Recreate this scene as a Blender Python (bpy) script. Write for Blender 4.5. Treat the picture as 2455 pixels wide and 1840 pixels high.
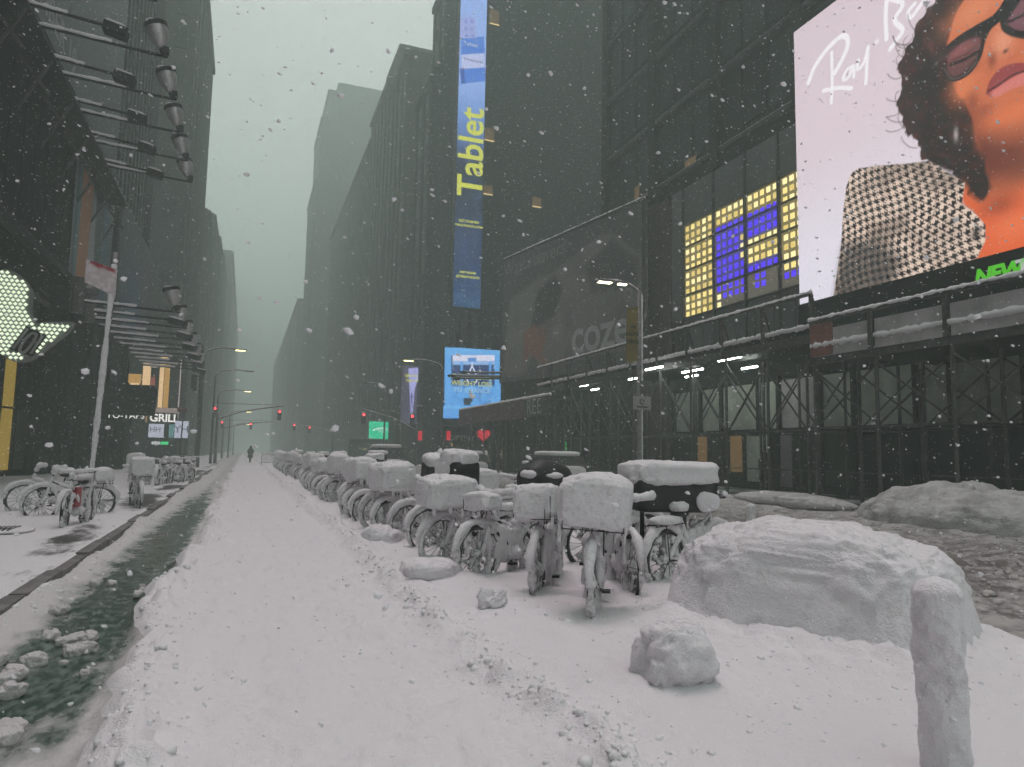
import bpy, bmesh, math, random
import numpy as np
from mathutils import Vector, Matrix, Euler

# ------------------------------------------------------------------ camera
SC = bpy.context.scene
COL = SC.collection
for o in list(bpy.data.objects):
    bpy.data.objects.remove(o)
R_ = math.radians
CAM_H, YAW, PITCH, ROLL, FPX = 1.6, 20.5, 5.6, 1.0, 1702.0
PW, PH = 2455.0, 1840.0
_y, _p, _r = R_(YAW), R_(PITCH), R_(ROLL)
_fw = Vector((math.sin(_y)*math.cos(_p), math.cos(_y)*math.cos(_p), math.sin(_p)))
_rt0 = Vector((math.cos(_y), -math.sin(_y), 0)); _up0 = _rt0.cross(_fw)
_rt = _rt0*math.cos(_r) + _up0*math.sin(_r); _up = -_rt0*math.sin(_r) + _up0*math.cos(_r)
cam_d = bpy.data.cameras.new('camera'); cam = bpy.data.objects.new('camera', cam_d); COL.objects.link(cam)
cam.matrix_world = Matrix(((_rt.x, _up.x, -_fw.x, 0), (_rt.y, _up.y, -_fw.y, 0), (_rt.z, _up.z, -_fw.z, CAM_H), (0, 0, 0, 1)))
cam_d.sensor_width = 36.0; cam_d.lens = 36.0*FPX/PW
cam_d.clip_start = 0.05; cam_d.clip_end = 3000
cam_d.dof.use_dof = True; cam_d.dof.focus_distance = 9.0; cam_d.dof.aperture_fstop = 9.0
SC.camera = cam

def at(px, py, x=None, y=None, z=None):
    """point of the place seen at a photograph pixel, on the plane x=, y= or z= ..."""
    d = _fw + _rt*((px-PW/2)/FPX) - _up*((py-PH/2)/FPX)
    if x is not None: t = x/d.x
    elif y is not None: t = y/d.y
    else: t = (z-CAM_H)/d.z
    return Vector((0, 0, CAM_H)) + d*t

# ------------------------------------------------------------------ sky, sun, exposure
wd = bpy.data.worlds.new('World'); SC.world = wd; wd.use_nodes = True
nt = wd.node_tree; nt.nodes.clear()
SUN_EL, SUN_AZ = 78.0, 8.0        # behind the storm cloud, high over the street
sky = nt.nodes.new('ShaderNodeTexSky'); sky.sky_type = 'NISHITA'; sky.sun_disc = False
sky.sun_elevation = R_(SUN_EL); sky.sun_rotation = R_(SUN_AZ); sky.air_density = 1.0; sky.dust_density = 6.0; sky.ozone_density = 1.0
hs = nt.nodes.new('ShaderNodeHueSaturation'); hs.inputs['Saturation'].default_value = 0.12
mx = nt.nodes.new('ShaderNodeMix'); mx.data_type = 'RGBA'; mx.inputs[0].default_value = 0.72
mx.inputs[7].default_value = (7.5, 7.8, 7.7, 1)      # storm cloud, grey-green
bg = nt.nodes.new('ShaderNodeBackground'); bg.inputs[1].default_value = 0.102
wo = nt.nodes.new('ShaderNodeOutputWorld')
nt.links.new(sky.outputs[0], hs.inputs['Color']); nt.links.new(hs.outputs[0], mx.inputs[6])
nt.links.new(mx.outputs[2], bg.inputs[0]); nt.links.new(bg.outputs[0], wo.inputs[0])
sun_d = bpy.data.lights.new('sun', 'SUN'); sun_d.energy = 1.3; sun_d.angle = R_(24); sun_d.color = (1.0, 0.79, 0.85)
sun = bpy.data.objects.new('sun', sun_d); COL.objects.link(sun)
_sa, _se = R_(SUN_AZ), R_(SUN_EL)
_sd = Vector((math.sin(_sa)*math.cos(_se), math.cos(_sa)*math.cos(_se), math.sin(_se)))
sun.rotation_euler = _sd.to_track_quat('Z', 'Y').to_euler(); sun.location = _sd*200
vs = SC.view_settings
vs.view_transform = 'Standard'; vs.look = 'None'; vs.gamma = 1.0; vs.use_curve_mapping = False
vs.exposure = 0.34
LED = 2.0**-vs.exposure            # screens keep their own brightness whatever the exposure
cy = SC.cycles
SC.render.engine = 'CYCLES'
cy.max_bounces = 5; cy.diffuse_bounces = 2; cy.glossy_bounces = 2; cy.transmission_bounces = 4; cy.volume_bounces = 1; cy.transparent_max_bounces = 8
cy.use_denoising = True; cy.use_adaptive_sampling = True; cy.adaptive_threshold = 0.05; cy.adaptive_min_samples = 16; cy.use_light_tree = True
try: cy.denoiser = 'OPENIMAGEDENOISE'; cy.denoising_input_passes = 'RGB_ALBEDO_NORMAL'
except Exception: pass
cy.sample_clamp_indirect = 4.0
cy.caustics_reflective = False; cy.caustics_refractive = False
HAZE_DENSITY = 0.0056

# ------------------------------------------------------------------ noise
def _hash(ix, iy, iz, seed):
    n = (ix.astype(np.int64)*374761393 + iy.astype(np.int64)*668265263 + iz.astype(np.int64)*2147483647 + seed*1274126177) & 0x7fffffff
    n = ((n ^ (n >> 13))*1274126177) & 0x7fffffff
    n = ((n ^ (n >> 16))*668265263) & 0x7fffffff
    return (n ^ (n >> 15)) / float(0x7fffffff)
def vnoise(x, y, z=0.0, seed=0):
    if np.ndim(z) == 0 and z == 0:
        x = np.asarray(x, float); y = np.asarray(y, float)+np.zeros_like(x); x0, y0 = np.floor(x), np.floor(y); zz = np.zeros(1)
        fx, fy = x-x0, y-y0; fx = fx*fx*(3-2*fx); fy = fy*fy*(3-2*fy)
        a, b, c, d = (_hash(x0+i, y0+j, zz, seed) for i, j in ((0, 0), (1, 0), (0, 1), (1, 1)))
        return ((a+(b-a)*fx)*(1-fy)+(c+(d-c)*fx)*fy)*2-1
    x = np.asarray(x, float); y = np.asarray(y, float); z = np.asarray(z, float) + np.zeros_like(x)
    x0, y0, z0 = np.floor(x), np.floor(y), np.floor(z)
    fx, fy, fz = x-x0, y-y0, z-z0
    fx = fx*fx*(3-2*fx); fy = fy*fy*(3-2*fy); fz = fz*fz*(3-2*fz)
    r = 0
    for dx in (0, 1):
        for dy in (0, 1):
            for dz in (0, 1):
                w = (fx if dx else 1-fx)*(fy if dy else 1-fy)*(fz if dz else 1-fz)
                r = r + w*_hash(x0+dx, y0+dy, z0+dz, seed)
    return r*2-1
def fbm(x, y, z=0.0, seed=0, oct=4, gain=.5):
    a, s, r = 1.0, 0.0, 0
    x = np.asarray(x, float); y = np.asarray(y, float); z = 0.0 if np.ndim(z) == 0 and z == 0 else np.asarray(z, float)
    for k in range(oct):
        r = r + a*vnoise(x*2**k, y*2**k, z*2**k, seed+k*17); s += a; a *= gain
    return r/s
def sstep(a, b, x):
    t = np.clip((np.asarray(x, float)-a)/(b-a), 0, 1); return t*t*(3-2*t)

# ------------------------------------------------------------------ materials
MATS = {}
def _lin(c): return tuple(((v/12.92) if v <= .04045 else ((v+.055)/1.055)**2.4) for v in c)
def srgb(r, g, b): return _lin((r/255., g/255., b/255.))
def mat(name, col, rough=.7, metal=0., var=.15, scale=8., bump=0., bscale=30., spec=None, detail=5):
    """procedural: base colour broken up by noise, fine relief from a second noise"""
    if name in MATS: return MATS[name]
    m = bpy.data.materials.new(name); m.use_nodes = True; n = m.node_tree; L = n.links
    b = n.nodes['Principled BSDF']; b.inputs['Roughness'].default_value = rough; b.inputs['Metallic'].default_value = metal
    if spec is not None: b.inputs['Specular IOR Level'].default_value = spec
    tc = n.nodes.new('ShaderNodeTexCoord')
    no = n.nodes.new('ShaderNodeTexNoise'); no.inputs['Scale'].default_value = scale; no.inputs['Detail'].default_value = detail
    L.new(tc.outputs['Object'], no.inputs['Vector'])
    rp = n.nodes.new('ShaderNodeMapRange'); rp.inputs[3].default_value = 1-var; rp.inputs[4].default_value = 1+var
    rp.inputs[1].default_value = .3; rp.inputs[2].default_value = .7
    L.new(no.outputs[0], rp.inputs[0])
    mu = n.nodes.new('ShaderNodeMix'); mu.data_type = 'RGBA'; mu.blend_type = 'MULTIPLY'; mu.inputs[0].default_value = 1
    mu.inputs[6].default_value = (*col, 1); L.new(rp.outputs[0], mu.inputs[7]); L.new(mu.outputs[2], b.inputs['Base Color'])
    if bump:
        n2 = n.nodes.new('ShaderNodeTexNoise'); n2.inputs['Scale'].default_value = bscale; n2.inputs['Detail'].default_value = 6; n2.inputs['Roughness'].default_value = .65
        L.new(tc.outputs['Object'], n2.inputs['Vector'])
        bp = n.nodes.new('ShaderNodeBump'); bp.inputs['Strength'].default_value = bump; bp.inputs['Distance'].default_value = .03
        L.new(n2.outputs[0], bp.inputs['Height']); L.new(bp.outputs[0], b.inputs['Normal'])
    MATS[name] = m; return m
def emit(name, col, strength=1.0):
    if name in MATS: return MATS[name]
    m = bpy.data.materials.new(name); m.use_nodes = True; n = m.node_tree
    b = n.nodes['Principled BSDF']; b.inputs['Base Color'].default_value = (.02, .02, .02, 1); b.inputs['Roughness'].default_value = .5
    b.inputs['Emission Color'].default_value = (*col, 1); b.inputs['Emission Strength'].default_value = strength*LED
    MATS[name] = m; return m
def emit_vcol(name, strength=1.0, pitch=0.0):
    """LED wall: colour per vertex, fine dark gaps between diode rows"""
    m = bpy.data.materials.new(name); m.use_nodes = True; n = m.node_tree; L = n.links
    b = n.nodes['Principled BSDF']; b.inputs['Base Color'].default_value = (.015, .015, .015, 1); b.inputs['Roughness'].default_value = .6
    a = n.nodes.new('ShaderNodeVertexColor'); a.layer_name = 'col'
    src = a.outputs[0]
    if pitch:
        tc = n.nodes.new('ShaderNodeTexCoord'); w = n.nodes.new('ShaderNodeTexWave'); w.bands_direction = 'Z'
        w.inputs['Scale'].default_value = pitch; w.inputs['Distortion'].default_value = 0.3
        L.new(tc.outputs['Object'], w.inputs['Vector'])
        mr = n.nodes.new('ShaderNodeMapRange'); mr.inputs[3].default_value = .93; mr.inputs[4].default_value = 1.05
        L.new(w.outputs[1], mr.inputs[0])
        mu = n.nodes.new('ShaderNodeMix'); mu.data_type = 'RGBA'; mu.blend_type = 'MULTIPLY'; mu.inputs[0].default_value = 1
        L.new(src, mu.inputs[6]); L.new(mr.outputs[0], mu.inputs[7]); src = mu.outputs[2]
    L.new(src, b.inputs['Emission Color']); b.inputs['Emission Strength'].default_value = strength*LED
    m.cycles.emission_sampling = 'NONE'
    MATS[name] = m; return m

def snow_mat(name='snow', col=(.80, .80, .83), dirt=(.42, .39, .38), dirt_amt=0.0, bump=.5, fine=28., dscale=3.0):
    if name in MATS: return MATS[name]
    m = bpy.data.materials.new(name); m.use_nodes = True; n = m.node_tree; L = n.links
    b = n.nodes['Principled BSDF']; b.inputs['Roughness'].default_value = .62; b.inputs['Specular IOR Level'].default_value = .25
    ge = n.nodes.new('ShaderNodeNewGeometry')
    def noise(s, d=5, r=.6):
        x = n.nodes.new('ShaderNodeTexNoise'); x.inputs['Scale'].default_value = s; x.inputs['Detail'].default_value = d; x.inputs['Roughness'].default_value = r
        L.new(ge.outputs['Position'], x.inputs['Vector']); return x
    n1 = noise(dscale, 5, .65)
    mr = n.nodes.new('ShaderNodeMapRange'); mr.inputs[1].default_value = .62-.3*dirt_amt; mr.inputs[2].default_value = .80-.2*dirt_amt
    mr.inputs[3].default_value = 0; mr.inputs[4].default_value = min(1, dirt_amt)
    L.new(n1.outputs[0], mr.inputs[0])
    mx = n.nodes.new('ShaderNodeMix'); mx.data_type = 'RGBA'; mx.inputs[6].default_value = (*col, 1); mx.inputs[7].default_value = (*dirt, 1)
    L.new(mr.outputs[0], mx.inputs[0])
    L.new(mx.outputs[2], b.inputs['Base Color'])
    n2, n3 = noise(fine, 4, .7), noise(fine*4.5, 2, .6)
    ad = n.nodes.new('ShaderNodeMath'); ad.operation = 'MULTIPLY_ADD'; ad.inputs[1].default_value = .35
    L.new(n3.outputs[0], ad.inputs[0]); L.new(n2.outputs[0], ad.inputs[2])
    bp = n.nodes.new('ShaderNodeBump'); bp.inputs['Strength'].default_value = bump; bp.inputs['Distance'].default_value = .055
    L.new(ad.outputs[0], bp.inputs['Height']); L.new(bp.outputs[0], b.inputs['Normal'])
    MATS[name] = m; return m

# ------------------------------------------------------------------ mesh building
class MB:
    def __init__(s): s.v = []; s.f = []; s.m = []; s.mi = 0
    def add(s, vs, fs):
        k = len(s.v); s.v += [tuple(v) for v in vs]; s.f += [tuple(i+k for i in f) for f in fs]; s.m += [s.mi]*len(fs); return s
    def box(s, c, d, rz=0., M=None):
        x, y, z = d[0]/2, d[1]/2, d[2]/2
        vs = [Vector((i*x, j*y, k*z)) for k in (-1, 1) for j in (-1, 1) for i in (-1, 1)]
        if M is not None: vs = [M @ v for v in vs]
        elif rz: q = Matrix.Rotation(rz, 3, 'Z'); vs = [q @ v for v in vs]
        vs = [v+Vector(c) for v in vs]
        return s.add(vs, [(0, 2, 3, 1), (4, 5, 7, 6), (0, 1, 5, 4), (2, 6, 7, 3), (0, 4, 6, 2), (1, 3, 7, 5)])
    def quad(s, a, b, c, d): return s.add([a, b, c, d], [(0, 1, 2, 3)])
    def bar(s, a, b, w, h=None, up=(0, 0, 1)):
        a, b = Vector(a), Vector(b); d = (b-a); L = d.length
        if L < 1e-6: return s
        d.normalize(); u = Vector(up)
        if abs(d.dot(u)) > .98: u = Vector((1, 0, 0))
        r = d.cross(u).normalized(); u = r.cross(d)
        h = h or w
        M = Matrix((r, d, u)).transposed()
        return s.box((a+b)/2, (w, L, h), M=M)
    def tube(s, pts, r, n=8, closed=False, caps=True, jit=0., rnd=None):
        P = [Vector(p) for p in pts]; K = len(P)
        rr = r if isinstance(r, (list, tuple)) else [r]*K
        vs = []; prev = None
        for i in range(K):
            if closed: d = P[(i+1) % K]-P[i-1]
            else: d = P[min(i+1, K-1)]-P[max(i-1, 0)]
            if d.length < 1e-9: d = Vector((0, 0, 1))
            d.normalize()
            if prev is None:
                u = Vector((0, 0, 1)) if abs(d.z) < .9 else Vector((1, 0, 0))
            else: u = prev
            a = d.cross(u)
            if a.length < 1e-6: a = d.cross(Vector((0, 1, 0)))
            a.normalize(); u = a.cross(d).normalized(); prev = u
            for k in range(n):
                t = 2*math.pi*k/n; q = rr[i]*(1+(jit*(rnd.random()*2-1) if jit else 0))
                vs.append(P[i]+a*(q*math.cos(t))+u*(q*math.sin(t)))
        fs = []
        for i in range(K if closed else K-1):
            j = (i+1) % K
            for k in range(n):
                l = (k+1) % n; fs.append((i*n+k, i*n+l, j*n+l, j*n+k))
        if caps and not closed:
            fs.append(tuple(range(n-1, -1, -1))); fs.append(tuple((K-1)*n+k for k in range(n)))
        return s.add(vs, fs)
    def lathe(s, prof, n=16, c=(0, 0, 0), M=None):
        vs = []
        for (r, z) in prof:
            for k in range(n):
                t = 2*math.pi*k/n; v = Vector((r*math.cos(t), r*math.sin(t), z))
                vs.append((M @ v if M is not None else v)+Vector(c))
        fs = []
        for i in range(len(prof)-1):
            for k in range(n):
                l = (k+1) % n; fs.append((i*n+k, i*n+l, (i+1)*n+l, (i+1)*n+k))
        fs.append(tuple(range(n-1, -1, -1))); fs.append(tuple((len(prof)-1)*n+k for k in range(n)))
        return s.add(vs, fs)
    def prism(s, poly, origin, U, V, thick):
        """2-D polygon (u,v) in the plane origin+uU+vV, extruded by the vector thick"""
        o, U, V, T = Vector(origin), Vector(U), Vector(V), Vector(thick); n = len(poly)
        a = [o+U*p[0]+V*p[1] for p in poly]; b = [q+T for q in a]
        return s.add(a+b, [tuple(range(n)), tuple(range(2*n-1, n-1, -1))]+[(i, n+i, n+(i+1) % n, (i+1) % n) for i in range(n)])
    def mesh(s, name):
        me = bpy.data.meshes.new(name); me.from_pydata(s.v, [], s.f)
        if any(s.m): me.polygons.foreach_set('material_index', s.m)
        me.validate(); me.update(); return me
    def build(s, name, m, parent=None, smooth=False, loc=None, fix=False):
        me = s.mesh(name)
        for q in (m if isinstance(m, (list, tuple)) else [m]): me.materials.append(q)
        if fix:
            bm = bmesh.new(); bm.from_mesh(me); bmesh.ops.recalc_face_normals(bm, faces=bm.faces); bm.to_mesh(me); bm.free()
        if smooth: me.polygons.foreach_set('use_smooth', [True]*len(me.polygons))
        return link(name, me, parent, loc)
def link(name, me, parent=None, loc=None, rot=None, scale=None):
    o = bpy.data.objects.new(name, me); COL.objects.link(o)
    if parent is not None: o.parent = parent
    if loc is not None: o.location = loc
    if rot is not None: o.rotation_euler = rot
    if scale is not None: o.scale = scale
    return o
def tag(o, label, cat, group=None):
    o['label'] = label; o['category'] = cat
    if group: o['group'] = group
    return o
def struct(o, label=None):
    o['kind'] = 'structure'
    if label: o['label'] = label
    return o
def thing(name, label, cat, loc=(0, 0, 0), rz=0., group=None):
    o = bpy.data.objects.new(name, None); COL.objects.link(o); o.empty_display_size = .2
    o.location = loc; o.rotation_euler = (0, 0, rz)
    return tag(o, label, cat, group)
def copy_tree(o, parent=None):
    c = o.copy(); COL.objects.link(c); c.parent = parent
    for ch in o.children: copy_tree(ch, c)
    return c

def grid_mesh(name, X, Y, Z, m, parent=None, smooth=True, flip=False):
    nr, nc = X.shape
    v = np.stack([X, Y, Z], -1).reshape(-1, 3).astype(np.float32)
    i = np.arange((nr-1)*nc).reshape(nr-1, nc)[:, :-1].ravel()
    q = np.stack([i, i+1, i+nc+1, i+nc], -1)
    if flip: q = q[:, ::-1]
    me = bpy.data.meshes.new(name); me.vertices.add(len(v)); me.vertices.foreach_set('co', v.ravel())
    me.loops.add(q.size); me.loops.foreach_set('vertex_index', q.ravel().astype(np.int32))
    me.polygons.add(len(q)); me.polygons.foreach_set('loop_start', np.arange(0, q.size, 4, dtype=np.int32))
    me.update(calc_edges=True); me.validate()
    if smooth: me.polygons.foreach_set('use_smooth', [True]*len(me.polygons))
    for mm in (m if isinstance(m, (list, tuple)) else [m]): me.materials.append(mm)
    return link(name, me, parent)

def lumpy(mb, c, d, amp=.03, freq=4., seed=0, pw=3.0, nu=28, nv=16, M=None, flat=None, oct=4):
    """snow body: rounded box (superellipsoid) with noisy surface"""
    u = np.linspace(0, 2*np.pi, nu, endpoint=False); w = np.linspace(-np.pi/2, np.pi/2, nv)
    UU, WW = np.meshgrid(u, w)
    e = 2.0/pw
    def sp(t, f): return np.sign(f(t))*np.abs(f(t))**e
    dx = sp(WW, np.cos)*sp(UU, np.cos); dy = sp(WW, np.cos)*sp(UU, np.sin); dz = sp(WW, np.sin)
    P = np.stack([dx*d[0]/2, dy*d[1]/2, dz*d[2]/2], -1)
    nn = P/(np.linalg.norm(P/np.array(d), axis=-1, keepdims=True)+1e-6)/np.array(d)
    nn = P/np.maximum(np.linalg.norm(P, axis=-1, keepdims=True), 1e-6)
    a = amp*fbm(P[..., 0]*freq+seed*3.7, P[..., 1]*freq, P[..., 2]*freq, seed=seed, oct=oct)
    P = P + nn*a[..., None]
    if flat is not None: P[..., 2] = np.maximum(P[..., 2], flat)
    vs = [Vector(p) for p in P.reshape(-1, 3)]
    if M is not None: vs = [M @ p for p in vs]
    vs = [p+Vector(c) for p in vs]
    fs = []
    for i in range(nv-1):
        for k in range(nu):
            l = (k+1) % nu; fs.append((i*nu+k, i*nu+l, (i+1)*nu+l, (i+1)*nu+k))
    return mb.add(vs, fs)

def roughen(mb, amp, freq, seed, c=(0, 0, 0), ridge=.5, k0=0):
    V = np.array(mb.v[k0:]); n = V-np.array(c); n /= np.maximum(np.linalg.norm(n, axis=1, keepdims=True), 1e-6)
    a = fbm(V[:, 0]*freq, V[:, 1]*freq, V[:, 2]*freq, seed=seed, oct=4)+ridge*np.abs(fbm(V[:, 0]*freq*2.3+7, V[:, 1]*freq*2.3, V[:, 2]*freq*2.3, seed=seed+1, oct=3))
    V += n*(amp*a)[:, None]; mb.v[k0:] = [tuple(v) for v in V]; return mb

def text_mesh(s, size=1.0, bold=0.0, shear=0.0, spacing=1.0, extrude=0.0, align='CENTER', xscale=1.0):
    """lettering as mesh in the local XY plane"""
    c = bpy.data.curves.new('lettering', 'FONT'); c.body = s; c.size = size; c.offset = bold; c.shear = shear
    c.space_character = spacing; c.extrude = extrude; c.align_x = align; c.align_y = 'CENTER'; c.resolution_u = 3
    o = bpy.data.objects.new('lettering', c)
    me = bpy.data.meshes.new_from_object(o)
    bpy.data.objects.remove(o); bpy.data.curves.remove(c)
    if xscale != 1.0:
        for v in me.vertices: v.co.x *= xscale
    return me
def text_on(name, s, origin, U, V, m, parent=None, off=.01, **k):
    """lettering laid on the plane with axes U (reading direction) and V (up), proud by off along U x V"""
    U, V = Vector(U).normalized(), Vector(V).normalized(); N = U.cross(V)
    me = text_mesh(s, **k); me.name = name
    o = Vector(origin)+N*off
    me.transform(Matrix(((U.x, V.x, N.x, o.x), (U.y, V.y, N.y, o.y), (U.z, V.z, N.z, o.z), (0, 0, 0, 1))))
    me.materials.clear(); me.materials.append(m)
    return link(name, me, parent)

# ------------------------------------------------------------------ ground: one height field, cut into sidewalk, lanes and road
SNOW = snow_mat('snow', (.81, .78, .81), bump=.5)
SNOW_CRUST = snow_mat('snow_crust', (.84, .81, .84), (.12, .105, .11), .34, bump=.55, fine=30., dscale=17.)

def slush_mat(name, snow, wet, thr, width, scale=(1, 1, 1), rough_wet=.22, bump=.6, fine=16., dscale=1.2, mid=None, dist=.03):
    m = bpy.data.materials.new(name); m.use_nodes = True; n = m.node_tree; L = n.links
    b = n.nodes['Principled BSDF']
    ge = n.nodes.new('ShaderNodeNewGeometry'); mp = n.nodes.new('ShaderNodeMapping'); mp.inputs['Scale'].default_value = scale
    L.new(ge.outputs['Position'], mp.inputs[0])
    at_ = n.nodes.new('ShaderNodeVertexColor'); at_.layer_name = 'wet'
    no = n.nodes.new('ShaderNodeTexNoise'); no.inputs['Scale'].default_value = dscale; no.inputs['Detail'].default_value = 9; no.inputs['Roughness'].default_value = .68
    L.new(mp.outputs[0], no.inputs['Vector'])
    ad = n.nodes.new('ShaderNodeMath'); ad.operation = 'ADD'; L.new(no.outputs[0], ad.inputs[0]); L.new(at_.outputs[0], ad.inputs[1])
    mr = n.nodes.new('ShaderNodeMapRange'); mr.interpolation_type = 'SMOOTHSTEP'; mr.inputs[1].default_value = thr; mr.inputs[2].default_value = thr+width
    L.new(ad.outputs[0], mr.inputs[0])
    mx = n.nodes.new('ShaderNodeMix'); mx.data_type = 'RGBA'; mx.inputs[6].default_value = (*snow, 1)
    L.new(mr.outputs[0], mx.inputs[0])
    if mid is not None:
        n5 = n.nodes.new('ShaderNodeTexNoise'); n5.inputs['Scale'].default_value = dscale*4.3; n5.inputs['Detail'].default_value = 6
        L.new(mp.outputs[0], n5.inputs['Vector'])
        m5 = n.nodes.new('ShaderNodeMix'); m5.data_type = 'RGBA'; m5.inputs[6].default_value = (*wet, 1); m5.inputs[7].default_value = (*mid, 1)
        r5 = n.nodes.new('ShaderNodeMapRange'); r5.inputs[1].default_value = .42; r5.inputs[2].default_value = .66
        L.new(n5.outputs[0], r5.inputs[0]); L.new(r5.outputs[0], m5.inputs[0]); L.new(m5.outputs[2], mx.inputs[7])
    else: mx.inputs[7].default_value = (*wet, 1)
    L.new(mx.outputs[2], b.inputs['Base Color'])
    ro = n.nodes.new('ShaderNodeMapRange'); ro.inputs[3].default_value = .65; ro.inputs[4].default_value = rough_wet
    L.new(mr.outputs[0], ro.inputs[0]); L.new(ro.outputs[0], b.inputs['Roughness']); b.inputs['Specular IOR Level'].default_value = .35
    n2 = n.nodes.new('ShaderNodeTexNoise'); n2.inputs['Scale'].default_value = fine; n2.inputs['Detail'].default_value = 7; n2.inputs['Roughness'].default_value = .7
    L.new(ge.outputs['Position'], n2.inputs['Vector'])
    bs = n.nodes.new('ShaderNodeMapRange'); bs.inputs[3].default_value = bump; bs.inputs[4].default_value = bump*.25
    L.new(mr.outputs[0], bs.inputs[0])
    bp = n.nodes.new('ShaderNodeBump'); bp.inputs['Distance'].default_value = dist
    L.new(bs.outputs[0], bp.inputs['Strength']); L.new(n2.outputs[0], bp.inputs['Height']); L.new(bp.outputs[0], b.inputs['Normal'])
    MATS[name] = m; return m
SIDEWALK_M = slush_mat('sidewalk_snow', (.74, .73, .75), (.045, .042, .042), .60, .10, (.8, .35, 1), .4, dscale=.8)
LANE_M = slush_mat('bike_lane_slush', (.62, .60, .605), (.020, .050, .030), .50, .34, (1.4, .6, 1), .16, dscale=2.6, mid=(.15, .185, .165), bump=.9)
ROAD_M = slush_mat('road_slush', (.50, .475, .465), (.12, .105, .10), .44, .26, (.9, .9, 1), .5, bump=1.0, fine=9., dscale=2.6, dist=.06)

KERB_L, KERB_R = -2.0, 16.9
def bank_edge(y):      # left foot of the packed snow on the lane
    return -0.72 + .10*np.sin(y*.55) + .08*vnoise(y*.9, y*0+3.3, seed=5) + .05*vnoise(y*3.7, y*0, seed=8)
def ridge_x(y):
    return 1.68 + .10*vnoise(y*.35, y*0+1.1, seed=11) + .05*vnoise(y*1.7, y*0, seed=12)
BLOCK_C = (4.45, 4.65)
def height(x, y):
    x = np.asarray(x, float); y = np.asarray(y, float)
    near = 1.0/(1+(y/45.)**2)
    # sidewalk
    z_sw = .15 + .025*fbm(x*.9, y*.6, seed=1) + .008*fbm(x*5, y*3, seed=2)*near
    # gutter and bike lane slush; snow slopes off the kerb
    z_ln = .012*fbm(x*3, y*1.2, seed=3) + .010*fbm(x*9, y*9, seed=4)*near
    drift = np.exp(-((x-(KERB_L+.12))/(.22+.30*np.clip(vnoise(y*.45, y*0+9, seed=30), 0, 1)))**2)*(.12+.07*vnoise(y*.8, y*0, seed=31))
    z_ln = z_ln + np.clip(drift, 0, 1)
    z_ln = z_ln + .10*sstep(5.4, 3.6, y)*np.exp(-((x+1.15)/.55)**2)*.4
    # packed snow lane
    be = bank_edge(y); rx = ridge_x(y)
    z_lane = .125 + .022*fbm(x*.8, y*.5, seed=6) + .048*fbm(x*2.2+.2*y, y*2.0, seed=7)*near \
        + .032*fbm(x*6, y*9, seed=13, oct=3)*near + .010*fbm(x*19, y*26, seed=33, oct=2)*near + .016*np.clip(fbm(x*4, y*4, seed=14)-.15, 0, 1)*near
    lip = np.exp(-((x-be-.22)/.20)**2)*(.03+.15*np.clip(fbm(x*4.5, y*4.0, seed=15), -.1, 1))
    z_lane = z_lane + lip
    # ridge along the bicycles with crumbly top
    rg = np.exp(-((x-rx)/.13)**2)*(.045+.13*np.clip(fbm(x*6, y*5, seed=16)+.25, 0, 1))
    rg2 = np.exp(-((x-rx-.28)/.22)**2)*.05*np.clip(fbm(x*2.4, y*1.8, seed=26)+.2, 0, 1)
    z_lane = z_lane + rg + rg2
    bikes = sstep(1.75, 2.5, x)
    z_b = .135 + .05*fbm(x*1.0, y*.9, seed=17) + .012*fbm(x*5, y*5, seed=18)*near
    z_b = z_b + .07*np.exp(-((x-2.35)/.35)**2)*np.clip(fbm(x*2, y*1.6, seed=19)+.1, 0, 1)
    z_lane = z_lane*(1-bikes) + z_b*bikes
    # snow shovelled and drifted against the block
    ca, sa = math.cos(R_(31)), math.sin(R_(31)); dx, dy = x-4.60, y-4.88
    lx, ly = dx*ca+dy*sa, -dx*sa+dy*ca
    dd = np.hypot(np.maximum(np.abs(lx)-.50, 0), np.maximum(np.abs(ly)-.90, 0))
    z_lane = z_lane + .20*np.exp(-(dd/.60)**1.5)*(1+.35*fbm(x*2.2, y*2.2, seed=20)) + .07*np.exp(-(dd/.75)**2)*fbm(x*6.5, y*6.5, seed=21, oct=5)
    for (bx, by, bh, br) in ((2.62, 4.0, .10, .42), (2.28, 6.5, .05, .3), (2.1, 8.2, .08, .5), (2.22, 9.3, .08, .45), (2.05, 11.2, .10, .45), (3.0, 4.4, .07, .5)):
        z_lane = z_lane + bh*np.exp(-((x-bx)**2+(y-by)**2)/br**2)*(1+.4*fbm(x*5, y*5, seed=29))
    # ploughed road
    z_rd = .06 + .06*fbm(x*1.3, y*1.0, seed=22) + .05*fbm(x*4.5, y*3.5, seed=23)*near + .03*fbm(x*12, y*12, seed=24, oct=3)*near \
        - .04*np.exp(-((np.mod(x, 3.1)-1.5)/.35)**2)
    z_rd = z_rd + .22*sstep(14.6, 16.4, x)*(.6+.7*np.clip(fbm(x*.8, y*.5, seed=25), -.4, 1))
    z_sr = .16 + .03*fbm(x*.7, y*.7, seed=27)
    e1 = sstep(be-.10, be+.10, x)
    z = z_ln*(1-e1) + z_lane*e1
    z = np.where(x < KERB_L, z_sw, z)
    e2 = sstep(5.3, 6.3, x+.35*vnoise(y*.7, y*0, seed=28))
    z = z*(1-e2)+z_rd*e2
    e3 = sstep(16.6, 17.2, x)
    return z*(1-e3)+z_sr*e3
def gz(x, y): return float(height(np.array([x]), np.array([y]))[0])

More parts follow.
